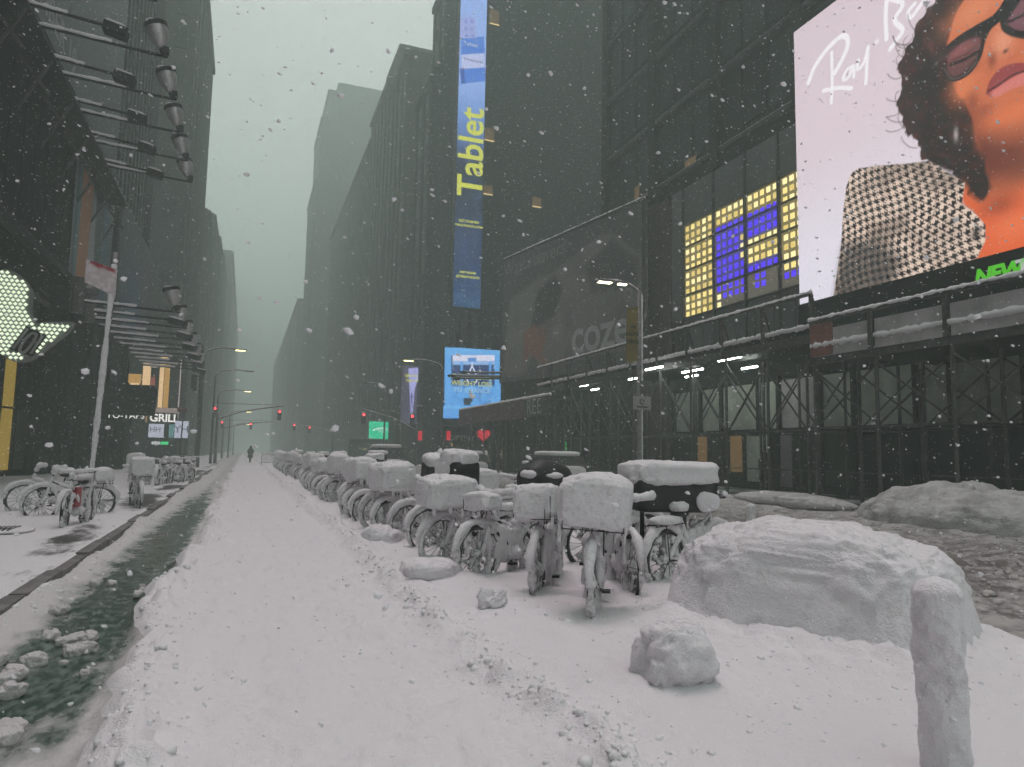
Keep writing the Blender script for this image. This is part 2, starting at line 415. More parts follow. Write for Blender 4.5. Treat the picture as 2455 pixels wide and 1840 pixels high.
def band(name, xl, xr, nx, m, ys, wet=None, pw=1.0):
    yy = ys[:, None]
    a = xl(ys)[:, None] if callable(xl) else np.full_like(yy, xl)
    b = xr(ys)[:, None] if callable(xr) else np.full_like(yy, xr)
    s = np.linspace(0, 1, nx)[None, :]**pw
    X = a+(b-a)*s; Y = yy+0*X; Z = height(X, Y)
    o = grid_mesh(name, X, Y, Z, m)
    if wet is not None:
        ca = o.data.color_attributes.new('wet', 'FLOAT_COLOR', 'POINT')
        w = wet(X, Y).ravel(); c = np.stack([w, w, w, np.ones_like(w)], -1).astype(np.float32)
        ca.data.foreach_set('color', c.ravel())
    return struct(o)
ys_hi = np.concatenate([1.2*(60/1.2)**np.linspace(0, 1, 470), np.linspace(62, 330, 60)])
ys_lo = np.concatenate([2.0*(60/2.0)**np.linspace(0, 1, 260), np.linspace(62, 330, 60)])
band('sidewalk', -13.0, KERB_L, 120, SIDEWALK_M, ys_lo, pw=.7,
     wet=lambda X, Y: .16*np.exp(-((X+2.45)/.5)**2)*(.4+.6*sstep(9, 20, Y)) - .10*sstep(-5, -9, X) + .10*np.exp(-((Y-23)/7)**2)*np.exp(-((X+3.2)/1.2)**2)-.02)
band('bike_lane', KERB_L+.005, bank_edge, 60, LANE_M, ys_hi,
     wet=lambda X, Y: .40*np.exp(-((X+1.16)/.46)**2)*(1-.8*sstep(5.6, 3.9, Y)) - .30*sstep(-1.55, -1.95, X) - .22*sstep(-.86, -.68, X) - .30*sstep(15, 34, Y) + .02 - .10*sstep(-1.2, -1.7, X)*sstep(9, 5, Y))
band('snow_covered_lane', bank_edge, 6.0, 420, SNOW, ys_hi)
band('road', 6.0, 17.05, 200, ROAD_M, ys_lo, wet=lambda X, Y: .12*np.exp(-((X-10.5)/3.2)**2)-.14*sstep(7.2, 6.0, X)-.10*sstep(14.3, 16.5, X)-.06*sstep(40, 90, Y))
band('sidewalk_right', 17.05, 26.0, 24, SIDEWALK_M, ys_lo, wet=lambda X, Y: .15+0*X)
g = MB(); g.quad((-400, -60, -.12), (400, -60, -.12), (400, 1200, -.12), (-400, 1200, -.12)); struct(g.build('ground', SNOW))
# kerb stones along the left sidewalk
KERB_M = mat('granite_kerb', (.15, .14, .14), .7, var=.4, scale=6, bump=.4)
kb = thing('kerb', 'dark granite kerb of the left sidewalk with snow along its face', 'kerb', (0, 0, 0)); kb['kind'] = 'structure'; del kb['category']
ks = MB(); ks.box((0, 0, 0), (.16, 1.47, .17)); km = ks.mesh('kerb_stone'); km.materials.append(KERB_M)
for i in range(34):
    link('kerb_stone', km, kb, (KERB_L+.01+.012*math.sin(i*2.1), 3.0+i*1.5, .070+.03*math.sin(i*2.3)*(i % 3 != 0)))


# ------------------------------------------------------------------ painted pictures for screens and prints
class Art:
    """a picture painted on a fine vertex grid lying in the plane O + u U + v V"""
    def __init__(s, O, U, V, w, h, nu, nv, base):
        s.O, s.U, s.V = Vector(O), Vector(U).normalized(), Vector(V).normalized(); s.N = s.U.cross(s.V)
        s.u, s.v = np.meshgrid(np.linspace(0, w, nu), np.linspace(0, h, nv)); s.w, s.h = w, h
        s.c = np.zeros(s.u.shape+(3,)); s.c[:] = _lin(np.array(base)/255.)
    def ptf(s, px, py):
        d = _fw + _rt*((px-PW/2)/FPX) - _up*((py-PH/2)/FPX); o = Vector((0, 0, CAM_H)); t = (s.O-o).dot(s.N)/d.dot(s.N)
        q = o+d*t-s.O; return (q.dot(s.U), q.dot(s.V))
    def sd(s, P):
        P = np.array(P); n = len(P); d = np.full(s.u.shape, 1e9); ins = np.zeros(s.u.shape, bool)
        for i in range(n):
            a, b = P[i], P[(i+1) % n]; e = b-a
            t = np.clip(((s.u-a[0])*e[0]+(s.v-a[1])*e[1])/max(e@e, 1e-12), 0, 1)
            d = np.minimum(d, np.hypot(s.u-a[0]-e[0]*t, s.v-a[1]-e[1]*t))
            c = ((a[1] > s.v) != (b[1] > s.v))
            with np.errstate(divide='ignore', invalid='ignore'):
                xx = (b[0]-a[0])*(s.v-a[1])/(b[1]-a[1] if b[1] != a[1] else 1e-9)+a[0]
            ins ^= c & (s.u < xx)
        return np.where(ins, -d, d)
    def mix(s, m, col):
        col = _lin(np.array(col)/255.) if np.ndim(col) == 1 else col
        s.c = s.c*(1-m[..., None])+np.asarray(col)*m[..., None]
    def poly(s, P, col, soft=.03, rough=0., freq=3., a=1.0, seed=3):
        d = s.sd(P)
        if rough: d = d+rough*fbm(s.u*freq, s.v*freq, seed=seed)
        m = a*np.clip(.5-d/soft, 0, 1); s.mix(m, col); return m
    def blob(s, c, r, col, a=1.0, hard=1.0):
        d = np.hypot((s.u-c[0])/r[0], (s.v-c[1])/r[1]); s.mix(a*np.exp(-(d**2)*1.2)**hard, col)
    def stroke(s, P, wd, col, a=1.0, soft=.02):
        d = np.full(s.u.shape, 1e9); P = np.array(P); ws = wd if np.ndim(wd) else [wd]*len(P)
        for i in range(len(P)-1):
            e = P[i+1]-P[i]; t = np.clip(((s.u-P[i][0])*e[0]+(s.v-P[i][1])*e[1])/max(e@e, 1e-12), 0, 1)
            d = np.minimum(d, np.hypot(s.u-P[i][0]-e[0]*t, s.v-P[i][1]-e[1]*t)-(ws[i]*(1-t)+ws[i+1]*t)/2)
        s.mix(a*np.clip(.5-d/soft, 0, 1), col)
    def build(s, name, m, parent=None, off=0.0):
        X, Y, Z = [s.O[k]+s.U[k]*s.u+s.V[k]*s.v+s.N[k]*off for k in range(3)]
        o = grid_mesh(name, X, Y, Z, m, parent, smooth=False)
        ca = o.data.color_attributes.new('col', 'FLOAT_COLOR', 'POINT')
        c = np.concatenate([s.c, np.ones(s.u.shape+(1,))], -1).astype(np.float32); ca.data.foreach_set('color', c.ravel())
        return o
def print_vcol(name, rough=.5):
    m = bpy.data.materials.new(name); m.use_nodes = True; n = m.node_tree
    a = n.nodes.new('ShaderNodeVertexColor'); a.layer_name = 'col'; b = n.nodes['Principled BSDF']
    n.links.new(a.outputs[0], b.inputs['Base Color']); b.inputs['Roughness'].default_value = rough
    MATS[name] = m; return m
def smoothline(P, k=6):
    """Catmull-Rom through the points"""
    P = [np.array(p, float) for p in P]; Q = [2*P[0]-P[1]]+P+[2*P[-1]-P[-2]]; out = []
    for i in range(1, len(Q)-2):
        for t in np.linspace(0, 1, k, endpoint=False):
            a, b, c, d = Q[i-1], Q[i], Q[i+1], Q[i+2]
            out.append(.5*((2*b)+(-a+c)*t+(2*a-5*b+4*c-d)*t*t+(-a+3*b-3*c+d)*t**3))
    out.append(P[-1]); return out

# ------------------------------------------------------------------ right side of the street
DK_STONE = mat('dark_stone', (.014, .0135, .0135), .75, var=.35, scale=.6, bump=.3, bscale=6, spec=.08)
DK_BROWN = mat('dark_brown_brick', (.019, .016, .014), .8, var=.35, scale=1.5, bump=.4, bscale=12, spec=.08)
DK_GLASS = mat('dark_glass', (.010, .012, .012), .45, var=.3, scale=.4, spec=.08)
GR_GLASS = mat('green_grey_glass', (.022, .029, .027), .45, var=.4, scale=.5, spec=.1)
LEDGE = mat('ledge_metal', (.05, .05, .052), .5, metal=.3, var=.3, scale=2, spec=.08)
STEEL = mat('scaffold_steel', (.085, .08, .078), .55, metal=.4, var=.4, scale=5, spec=.08)
BLACK = mat('black_paint', (.010, .010, .011), .5, var=.3, scale=4, spec=.08)
GREYPANEL = mat('grey_wall_panel', (.12, .125, .125), .5, var=.12, scale=.7, spec=.08)
GREENPANEL = mat('green_white_hoarding', (.34, .37, .31), .6, var=.3, scale=1.2)
PLY = mat('shed_hoarding_grey', (.36, .33, .34), .7, var=.3, scale=1.1, bump=.3, bscale=9)
RUST = mat('rust_red_panel', (.20, .065, .05), .7, var=.35, scale=3)
WARM_WIN = emit('lit_window_amber', (.50, .29, .10), .22)
WARM_LINE = emit('lit_tube_amber', (1.0, .72, .30), .9)
TUBE = emit('fluorescent_tube', (.92, 1.0, .93), 42.0)
ALU = mat('aluminium_mullion', (.06, .06, .06), .4, metal=.5)

def xbox(mb, x, t, y0, y1, z0, z1):         # slab on a facade plane x, thickness t towards -x
    return mb.box((x-t/2, (y0+y1)/2, (z0+z1)/2), (abs(t), y1-y0, z1-z0))
def boxpart(name, m, parent, a, b):
    q = MB(); a, b = Vector(a), Vector(b); q.box((a+b)/2, (abs(b.x-a.x), abs(b.y-a.y), abs(b.z-a.z))); return q.build(name, m, parent)
def cells(name, m, parent, spots, size, bevel=None):
    """alike pieces sharing one mesh"""
    q = MB(); q.box((0, 0, 0), size); me = q.mesh(name); me.materials.append(m)
    return [link(name, me, parent, p) for p in spots]

# --- main dark tower over the sidewalk shed
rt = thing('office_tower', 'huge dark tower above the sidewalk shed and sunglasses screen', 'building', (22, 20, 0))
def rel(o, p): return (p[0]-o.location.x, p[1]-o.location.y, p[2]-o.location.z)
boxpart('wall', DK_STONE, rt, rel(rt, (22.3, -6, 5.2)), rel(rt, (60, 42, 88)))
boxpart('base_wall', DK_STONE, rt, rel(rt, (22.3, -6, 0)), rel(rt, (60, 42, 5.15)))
for k in range(16):
    z = 17.2+k*4.1
    boxpart('ledge', LEDGE, rt, rel(rt, (22.02, -6, z)), rel(rt, (22.3, 42, z+.22)))
    boxpart('ledge_snow', SNOW, rt, rel(rt, (22.05, -6, z+.225)), rel(rt, (22.2, 41.9, z+.255)))
for j in range(8):
    y = 41.6-j*6.0
    boxpart('pier', DK_STONE, rt, rel(rt, (21.96, y-.35, 16.4)), rel(rt, (22.3, y+.35, 88)))
sp = []
for k in range(11):
    for j in range(8):
        for i in range(3):
            sp.append(rel(rt, (22.24, 41.6-j*6.0-1.25-i*1.75, 17.2+k*4.1+2.2)))
rnd = random.Random(5)
cells('window_pane', DK_GLASS, rt, [p for p in sp if rnd.random() < .72], (.05, 1.5, 3.0))
rnd = random.Random(5)
cells('window_pane', GR_GLASS, rt, [p for p in sp if not rnd.random() < .72], (.05, 1.5, 3.0))
for (px, py, w, h) in ((1655, 395, 1.0, .7), (1527, 468, .5, 1.1)):
    p = at(px, py, x=22.18); boxpart('lit_window', WARM_WIN, rt, rel(rt, (22.16, p.y-w/2, p.z-h/2)), rel(rt, (22.2, p.y+w/2, p.z+h/2)))

# --- curtain wall with the dotted light display
cw = thing('glass_storefront', 'grey panelled glass front around the yellow and blue light squares', 'shop front', (22, 28, 6))
boxpart('backing', GREYPANEL, cw, rel(cw, (22.0, 23.2, 5.9)), rel(cw, (22.28, 33.5, 8.95)))
zt = 16.3
for (a, b) in ((33.5, 32.32), (32.26, 29.62), (29.56, 27.18), (27.12, 24.87), (24.81, 22.3)):
    boxpart('wall_panel', GREYPANEL, cw, rel(cw, (22.0, b, 14.2)), rel(cw, (22.26, a, zt)))
boxpart('wall_panel', GREYPANEL, cw, rel(cw, (22.0, 32.4, 6.5)), rel(cw, (22.26, 33.5, 14.14)))
for y in (32.3, 29.6, 27.15, 24.85): boxpart('mullion', ALU, cw, rel(cw, (21.86, y-.05, 6.5)), rel(cw, (21.99, y+.05, zt)))
for z in (14.17, 10.25, 12.9, 11.6, 9.0): boxpart('transom', ALU, cw, rel(cw, (21.87, 22.3, z-.035)), rel(cw, (21.98, 32.3, z+.035)))
boxpart('brick_pier', mat('red_brown_brick', (.05, .026, .022), .8, var=.4, scale=4), cw, rel(cw, (21.9, 33.6, 0.2)), rel(cw, (22.6, 36.2, 16.2)))

def glow_pane(name, col, s): return emit(name, col, s)
YGLOW = emit('warm_backlit_pane', (.42, .34, .13), .50); BGLOW = emit('blue_backlit_pane', (.12, .10, .48), .50); NGLOW = emit('dim_backlit_pane', (.26, .23, .18), .42)
ld = thing('light_square_display', 'display of glowing yellow squares with a blue pixel shape behind glass', 'light display', (22, 28, 9))
def pane(a, b, z0, z1, m): boxpart('backlit_pane', m, ld, rel(ld, (22.02, b, z0)), rel(ld, (22.09, a, z1)))
pane(32.25, 29.65, 10.3, 14.12, YGLOW); pane(32.25, 29.65, 9.05, 10.2, YGLOW)
pane(29.55, 27.2, 13.25, 14.12, YGLOW); pane(29.55, 27.2, 10.3, 13.25, BGLOW); pane(29.55, 27.2, 9.05, 10.2, NGLOW)
pane(27.1, 24.9, 13.1, 14.12, YGLOW); pane(27.1, 24.9, 11.95, 13.1, BGLOW); pane(27.1, 24.9, 10.75, 11.95, YGLOW); pane(27.1, 24.9, 10.3, 10.75, BGLOW); pane(27.1, 24.9, 9.05, 10.2, NGLOW)
pane(24.8, 22.4, 10.3, 14.12, YGLOW); pane(24.8, 22.4, 9.05, 10.2, NGLOW)
YSQ = emit('yellow_light_square', (1.0, .80, .28), 1.2); BSQ = emit('blue_light_square', (.085, .03, .95), 1.2)
ysp, bsp = [], []
cols = [(31.98-.5*i, 0) for i in range(5)]+[(29.28-.46*i, 1) for i in range(5)]+[(26.86-.43*i, 2) for i in range(5)]+[(24.5-.42*i, 3) for i in range(5)]
for ci, (y, pn) in enumerate(cols):
    for r in range(9):
        z = 13.9-.43*r; c = 'y'
        if pn == 1: c = 'y' if r < 2 else 'b'
        if pn == 1 and ci == 9 and 4 <= r <= 6: c = 'y'
        if pn == 2: c = 'y' if r < 2 or 5 <= r <= 7 else 'b'
        (ysp if c == 'y' else bsp).append(rel(ld, (22.0, y, z)))
    for r in range(3):
        z = 10.0-.40*r
        if pn == 0 or (pn == 1 and ci == 5 and r != 0): ysp.append(rel(ld, (22.0, y, z)))
        elif pn == 1 and r < 2: bsp.append(rel(ld, (22.0, y, z)))
        elif pn == 2 and ci in (11, 12) and r < 2: bsp.append(rel(ld, (22.0, y, z)))
        elif pn == 3: (ysp if r == 0 else bsp).append(rel(ld, (22.0, y, z))) if r < 2 else None
YS2 = emit('yellow_light_square_dim', (.95, .72, .22), .95); YS3 = emit('yellow_light_square_pale', (1.0, .86, .42), 1.3); rnd.shuffle(ysp); n3 = len(ysp)//3
for yi, ym in enumerate((YSQ, YS2, YS3)): cells('light_square', ym, ld, ysp[yi*n3:(yi+1)*n3 if yi < 2 else None], (.05, .235, .25))
cells('light_square', BSQ, ld, bsp, (.05, .235, .26))

# --- large advertising screen
scn = thing('advertising_screen', 'giant bright screen with curly haired figure in sunglasses and houndstooth jacket', 'screen', (20.3, 14, 7))
boxpart('cabinet', BLACK, scn, rel(scn, (20.06, 3.0, 6.2)), rel(scn, (21.3, 21.62, 18.9)))
SX = 20.0
A = Art((SX, 21.6, 7.56), (0, -1, 0), (0, 0, 1), 9.6, 11.2, 330, 372, (222, 205, 213))
def Z(zx, zy): return A.ptf(1855+zx/2.0717, zy/2.0725)
A.mix(.75*sstep(6.5, 1.0, A.v), (232, 230, 243)); A.mix(.25*sstep(7, 11, A.v), (206, 186, 196))
def S(pts, wz, col=(247, 243, 247)):
    A.stroke([Z(*p) for p in smoothline(pts)], wz, col, soft=.03)
S([(172, 412), (205, 330), (262, 250), (325, 188), (362, 186), (366, 232), (338, 300), (303, 362)], .20)
S([(288, 262), (290, 420), (286, 512)], [.14]*13); S([(246, 452), (320, 438), (385, 440)], .15)
S([(392, 330), (360, 352), (345, 395), (372, 385), (398, 325), (398, 385)], .13)
S([(420, 300), (416, 345), (445, 318), (470, 235)], .13); S([(468, 235), (462, 330), (458, 415)], .14)
A.blob(Z(513, 207), (.15, .17), (247, 243, 247), 1, 3)
S([(562, -20), (556, 90), (560, 195)], .17); S([(560, -10), (640, 20), (600, 100), (640, 150), (610, 200), (578, 245)], .17)
S([(700, 20), (668, 60), (680, 90), (720, 40), (760, -20)], .14)
# hair
hair = [Z(*p) for p in ((830, -20), (770, 50), (705, 125), (690, 190), (640, 260), (615, 340), (640, 420), (612, 495), (632, 590), (668, 660), (705, 720), (735, 790), (800, 812), (880, 860), (950, 930), (1040, 1000), (1110, 960), (1145, 880), (1243, 800), (1300, 600), (1300, -20))]
hm = A.poly(hair, (42, 26, 26), soft=.06, rough=.22, freq=3.2, seed=9)
A.mix(hm*np.clip(fbm(A.u*5, A.v*5, seed=21)*2.2, 0, 1)*.8, (92, 40, 38)); A.mix(hm*np.clip(fbm(A.u*9, A.v*9, seed=22)*2.4, 0, 1)*.7, (14, 12, 13))
r2 = random.Random(3)
for k in range(26):          # loose curls at the hair's edge
    a0 = r2.choice(((700, 150), (640, 280), (625, 360), (620, 500), (640, 610), (700, 720), (760, 70), (660, 220)))
    x, y = a0[0]+r2.uniform(-10, 40), a0[1]+r2.uniform(-40, 40); th = r2.uniform(0, 6.28); P = []
    for q in range(7): P.append((x, y)); th += r2.uniform(.1, .6); x += 15*math.cos(th)-4; y += 15*math.sin(th)
    A.stroke([Z(*p) for p in smoothline(P, 3)], .03, (60, 30, 32), .8)
# skin, neck in shadow, then the hair over it
skin = [Z(*p) for p in smoothline([(960, -20), (905, 70), (872, 180), (852, 290), (880, 390), (920, 480), (975, 560), (1000, 700), (960, 880), (930, 960), (960, 1040), (1052, 1150), (1000, 1300)], 4)]+[Z(1300, 1300), Z(1300, -20)]
A.poly(skin, (204, 108, 68), soft=.08)
A.poly([Z(*p) for p in ((930, 940), (1060, 1010), (1160, 980), (1300, 900), (1300, 1300), (980, 1300))], (226, 98, 52), soft=.7)
A.blob(Z(1190, 1120), (.7, .5), (238, 122, 74), .7); A.blob(Z(1120, 1020), (.6, .35), (120, 48, 30), .6)
A.poly([Z(*p) for p in ((985, 560), (1060, 640), (1160, 668), (1300, 660), (1300, 850), (1180, 900), (1060, 930), (960, 880))], (112, 50, 34), soft=.9)
A.blob(Z(1230, 830), (.45, .4), (120, 62, 44), .7)
A.poly([Z(*p) for p in smoothline([(800, 815), (880, 860), (945, 905), (985, 975), (1050, 985), (1085, 930), (1060, 830), (1015, 730), (965, 620), (925, 500), (882, 400), (850, 300), (760, 300), (700, 500), (800, 815)], 3)], (30, 20, 20), soft=.16, rough=.2, freq=3)
hk = np.clip(.5-A.sd([Z(*p) for p in ((800, 815), (945, 905), (1050, 985), (1085, 930), (1015, 730), (930, 500), (850, 300), (700, 500))])/.1, 0, 1)
A.mix(hk*np.clip(fbm(A.u*7, A.v*7, seed=23)*2.4, 0, 1)*.7, (78, 38, 34))
A.blob(Z(1000, 50), (.9, .5), (226, 138, 96), .8); A.blob(Z(945, 430), (.45, .5), (226, 128, 82), .8); A.blob(Z(1190, 560), (.9, .3), (224, 116, 70), .9)
A.blob(Z(1140, 200), (.35, .5), (232, 152, 118), .9); A.blob(Z(985, 505), (.22, .35), (126, 54, 38), .7); A.blob(Z(1050, 545), (.3, .22), (150, 70, 50), .6)
# lips, nose
A.poly([Z(*p) for p in smoothline([(1052, 470), (1075, 400), (1120, 345), (1180, 318), (1260, 320), (1300, 400), (1200, 425), (1100, 480), (1052, 470)], 4)], (148, 58, 60), soft=.06)
A.poly([Z(*p) for p in smoothline([(1075, 462), (1130, 425), (1200, 380), (1300, 345), (1300, 410), (1190, 440), (1100, 485), (1075, 462)], 4)], (214, 120, 112), soft=.07)
A.stroke([Z(*p) for p in smoothline([(1062, 455), (1120, 420), (1190, 372), (1290, 345)])], .05, (64, 24, 26))
A.blob(Z(1152, 255), (.13, .10), (50, 18, 16), .95, 2); A.blob(Z(1085, 300), (.16, .28), (122, 52, 36), .75); A.blob(Z(1165, 300), (.28, .12), (196, 96, 70), .6)
# sunglasses
A.poly([Z(*p) for p in smoothline([(832, 300), (850, 240), (920, 178), (1010, 122), (1080, 82), (1120, 40), (1165, -25), (1240, -25), (1165, 70), (1110, 120), (1078, 150), (1052, 205), (1028, 290), (970, 372), (890, 408), (846, 372), (832, 300)], 4)], (20, 16, 18), soft=.04)
A.poly([Z(*p) for p in smoothline([(868, 285), (925, 222), (1005, 188), (1030, 212), (1002, 292), (952, 352), (895, 382), (862, 345), (868, 285)], 4)], (104, 62, 62), soft=.07)
A.blob(Z(930, 250), (.5, .2), (150, 86, 88), .8); A.blob(Z(985, 330), (.25, .2), (70, 40, 42), .6)
A.stroke([Z(*p) for p in smoothline([(880, 322), (940, 300), (1008, 262)])], .10, (16, 10, 12), .95); A.stroke([Z(*p) for p in smoothline([(885, 300), (940, 276), (1000, 238)])], .035, (60, 30, 32), .8)
A.stroke([Z(*p) for p in smoothline([(845, 340), (885, 392), (950, 372), (1010, 305)])], .022, (150, 130, 130), .7)
A.poly([Z(*p) for p in smoothline([(1122, 110), (1180, 20), (1230, -25), (1300, -25), (1300, 178), (1210, 190), (1140, 160), (1122, 110)], 4)], (20, 16, 18), soft=.04)
A.poly([Z(*p) for p in smoothline([(1150, 118), (1195, 50), (1250, -20), (1300, -20), (1300, 130), (1220, 152), (1150, 118)], 4)], (118, 74, 84), soft=.07)
A.stroke([Z(*p) for p in smoothline([(1160, 112), (1205, 92), (1280, 52)])], .09, (18, 10, 14), .95)
A.blob(Z(808, 317), (.09, .07), (150, 140, 140), .7, 3)
# jacket in houndstooth
jk = [Z(*p) for p in ((296, 1480), (318, 1330), (336, 1200), (344, 1060), (360, 930), (385, 860), (420, 838), (540, 822), (680, 812), (770, 800), (850, 850), (950, 910), (935, 1010), (1000, 1060), (1052, 1120), (1050, 1200), (1010, 1285), (820, 1345), (600, 1480))]
jm = np.clip(.5-A.sd(jk)/.03, 0, 1)
cu = (A.u+.10*np.sin(A.v*2.1)+.05*A.v)/.27; cv = (A.v+.12*np.sin(A.u*1.6)-.10*A.u)/.27
fu, fv = cu-np.floor(cu), cv-np.floor(cv)
chk = ((fu < .5) & (fv < .5)) | ((fu < .5) & (fv >= .5) & (((fu+fv) % .5) < .25)) | ((fu >= .5) & (fv < .5) & (((fu+fv) % .5) < .25))
A.mix(jm, (232, 206, 188)); A.mix(jm*chk, (30, 28, 30))
A.mix(jm*.55*np.clip(.5+fbm(A.u*1.1, A.v*1.1, seed=33)*1.4-.2, 0, 1), (60, 46, 42))
A.poly([Z(*p) for p in ((300, 1480), (345, 1215), (430, 1190), (560, 1215), (640, 1290), (610, 1370), (560, 1480))], (26, 26, 32), soft=.5, a=.8)
A.stroke([Z(*p) for p in smoothline([(770, 805), (800, 900), (800, 1040), (740, 1160), (640, 1320)])], .07, (120, 100, 92), .5)
A.blob(Z(1003, 1165), (.32, .36), (20, 17, 18), 1, 4); A.stroke([Z(985, 1135), Z(1010, 1125), Z(1030, 1140)], .04, (110, 100, 100), .8)
A.blob(Z(905, 670), (.10, .3), (190, 180, 178), .8, 2)
LEDM = emit_vcol('led_screen_picture', 1.04, pitch=9.0)
A.build('screen_picture', LEDM, scn).location = (-scn.location.x, -scn.location.y, -scn.location.z)
boxpart('sign_band', BLACK, scn, rel(scn, (19.92, 3.0, 6.3)), rel(scn, (20.04, 21.62, 7.5)))
t1 = text_on('lettering', 'NEW', rel(scn, (19.92, 13.78, 6.95)), (0, -1, 0), (0, 0, 1), emit('green_letter', (.10, .62, .02), .8), scn, size=.62, bold=.03, shear=.2, spacing=.92)
t2 = text_on('lettering', 'TRADITIONS', rel(scn, (19.92, 13.26, 6.95)), (0, -1, 0), (0, 0, 1), emit('pale_letter', (.72, .72, .72), .6), scn, size=.62, bold=.022, align='LEFT', spacing=.92)

# --- sidewalk shed
def shed(name, label, x0, y0, y1, zd, ztop, panelled):
    t = thing(name, label, 'sidewalk shed', (x0, (y0+y1)/2, 0))
    boxpart('deck', BLACK, t, rel(t, (x0+.02, y0, zd)), rel(t, (22.2, y1, zd+.22)))
    boxpart('edge_beam', STEEL, t, rel(t, (x0, y0, zd-.32)), rel(t, (x0+.14, y1, zd-.01)))
    n = max(2, int(round((y1-y0)/2.4)))
    q = MB(); q.tube([(0, 0, 0), (0, 0, zd-.33)], .055, 8); pm = q.mesh('post'); pm.materials.append(STEEL)
    for i in range(n+1):
        y = y0+(y1-y0)*i/n
        for x in (x0+.1, x0+1.9, 21.2): link('post', pm, t, rel(t, (x, y, 0.02)))
    for i in range(n):
        ya, yb = y0+(y1-y0)*i/n, y0+(y1-y0)*(i+1)/n
        for x in (x0+.1, x0+1.9):
            q = MB(); q.bar((x, ya, 2.6), (x, yb, zd-.5), .045); q.bar((x+.06, yb, 2.6), (x+.06, ya, zd-.5), .045)
            q.build('cross_brace', STEEL, t).location = (-t.location.x, -t.location.y, 0)
        q = MB(); q.bar((x0+.1, ya, 2.55), (21.2, ya, 2.55), .05); q.bar((x0+.16, ya, 2.55), (x0+.16, yb, 2.55), .06); q.bar((21.2, ya, 1.1), (21.2, yb, 1.1), .05)
        q.build('ledger', STEEL, t).location = (-t.location.x, -t.location.y, 0)
        if panelled:
            boxpart('parapet_panel', PLY, t, rel(t, (x0-.03, ya+.09, zd-.1)), rel(t, (x0, yb-.09, ztop-.28)))
        # upright, brace and a cap of snow on the deck edge
        boxpart('upright', STEEL, t, rel(t, (x0-.13, ya-.06, zd-.15)), rel(t, (x0-.035, ya+.06, ztop-.02)))
        q = MB(); q.bar((x0, ya, ztop-.15), (x0+.75, ya+.5, zd+.25), .05); q.build('brace', STEEL, t).location = (-t.location.x, -t.location.y, 0)
    q = MB(); q.bar((x0-.08, y0, ztop), (x0-.08, y1, ztop), .09, .09); q.build('top_rail', STEEL, t).location = (-t.location.x, -t.location.y, 0)
    rr = random.Random(int(y0*7)); k = int((y1-y0)/.12)
    P = [(x0-.08+rr.uniform(-.01, .01), y0+(y1-y0)*i/k, ztop+.06+.012*rr.random()) for i in range(k+1)]
    q = MB(); q.tube(P, [.05+.03*rr.random() for _ in P], 7, jit=.25, rnd=rr); q.build('rail_snow', SNOW, t, smooth=True).location = (-t.location.x, -t.location.y, 0)
    P = [(x0-.02+rr.uniform(-.02, .03), y0+(y1-y0)*i/k, zd+.24+.03*rr.random()) for i in range(k+1)]
    q = MB(); q.tube(P, [.06+.05*rr.random() for _ in P], 7, jit=.25, rnd=rr); q.build('deck_snow', SNOW, t, smooth=True).location = (-t.location.x, -t.location.y, 0)
    return t
s1 = shed('sidewalk_shed', 'long sidewalk shed with open railing under the yellow light squares', 17.5, 18.3, 42.0, 5.75, 7.05, False)
s2 = shed('sidewalk_shed', 'nearer sidewalk shed with grey panelled parapet below the sunglasses screen', 16.6, 3.5, 17.45, 4.85, 5.86, True)
boxpart('parapet_panel', RUST, s2, rel(s2, (16.53, 16.55, 4.76)), rel(s2, (16.56, 17.45, 5.78)))
for (a, b, z) in ((17.5, 42.0, 5.75),):
    for i in range(22):
        y = 19+i*1.05
        q = MB(); q.bar((17.42, y, 6.0), (17.42, y, 7.0), .035); q.build('baluster', STEEL, s1).location = (-s1.location.x, -s1.location.y, 0)
TUBES = ((16.95, 27.95, 26.58, 0), (17.9, 23.92, 22.51, 0), (18.96, 28.04, 26.45, 1), (17.8, 36.5, 35.5, 0), (18.4, 32.0, 31.0, 0), (20.2, 29.6, 28.6, 0), (20.4, 25.6, 24.6, 0), (19.5, 38.5, 37.5, 1))
for ti, (x, ya, yb, k) in enumerate(TUBES):
    f = thing('tube_light', 'lit fluorescent tube under the shed deck, %.1f metres along' % ya, 'lamp', (x, (ya+yb)/2, 5.48), group='fluorescent tubes under the sidewalk shed')
    f['label'] = 'white fluorescent tube under the shed deck, ' + ('second from near end', 'nearest to the road and viewer', 'in the middle row near the front', 'farthest but one near the lamp post', 'halfway along the row', 'deep under the deck behind the middle tube', 'deep under the deck at near end', 'farthest along')[ti]
    boxpart('housing', BLACK, f, (-.07, -(ya-yb)/2-.05, .04), (.07, (ya-yb)/2+.05, .10))
    q = MB(); q.tube([(0, -(ya-yb)/2, 0), (0, (ya-yb)/2, 0)], .035, 8); q.build('tube', TUBE, f, smooth=True)

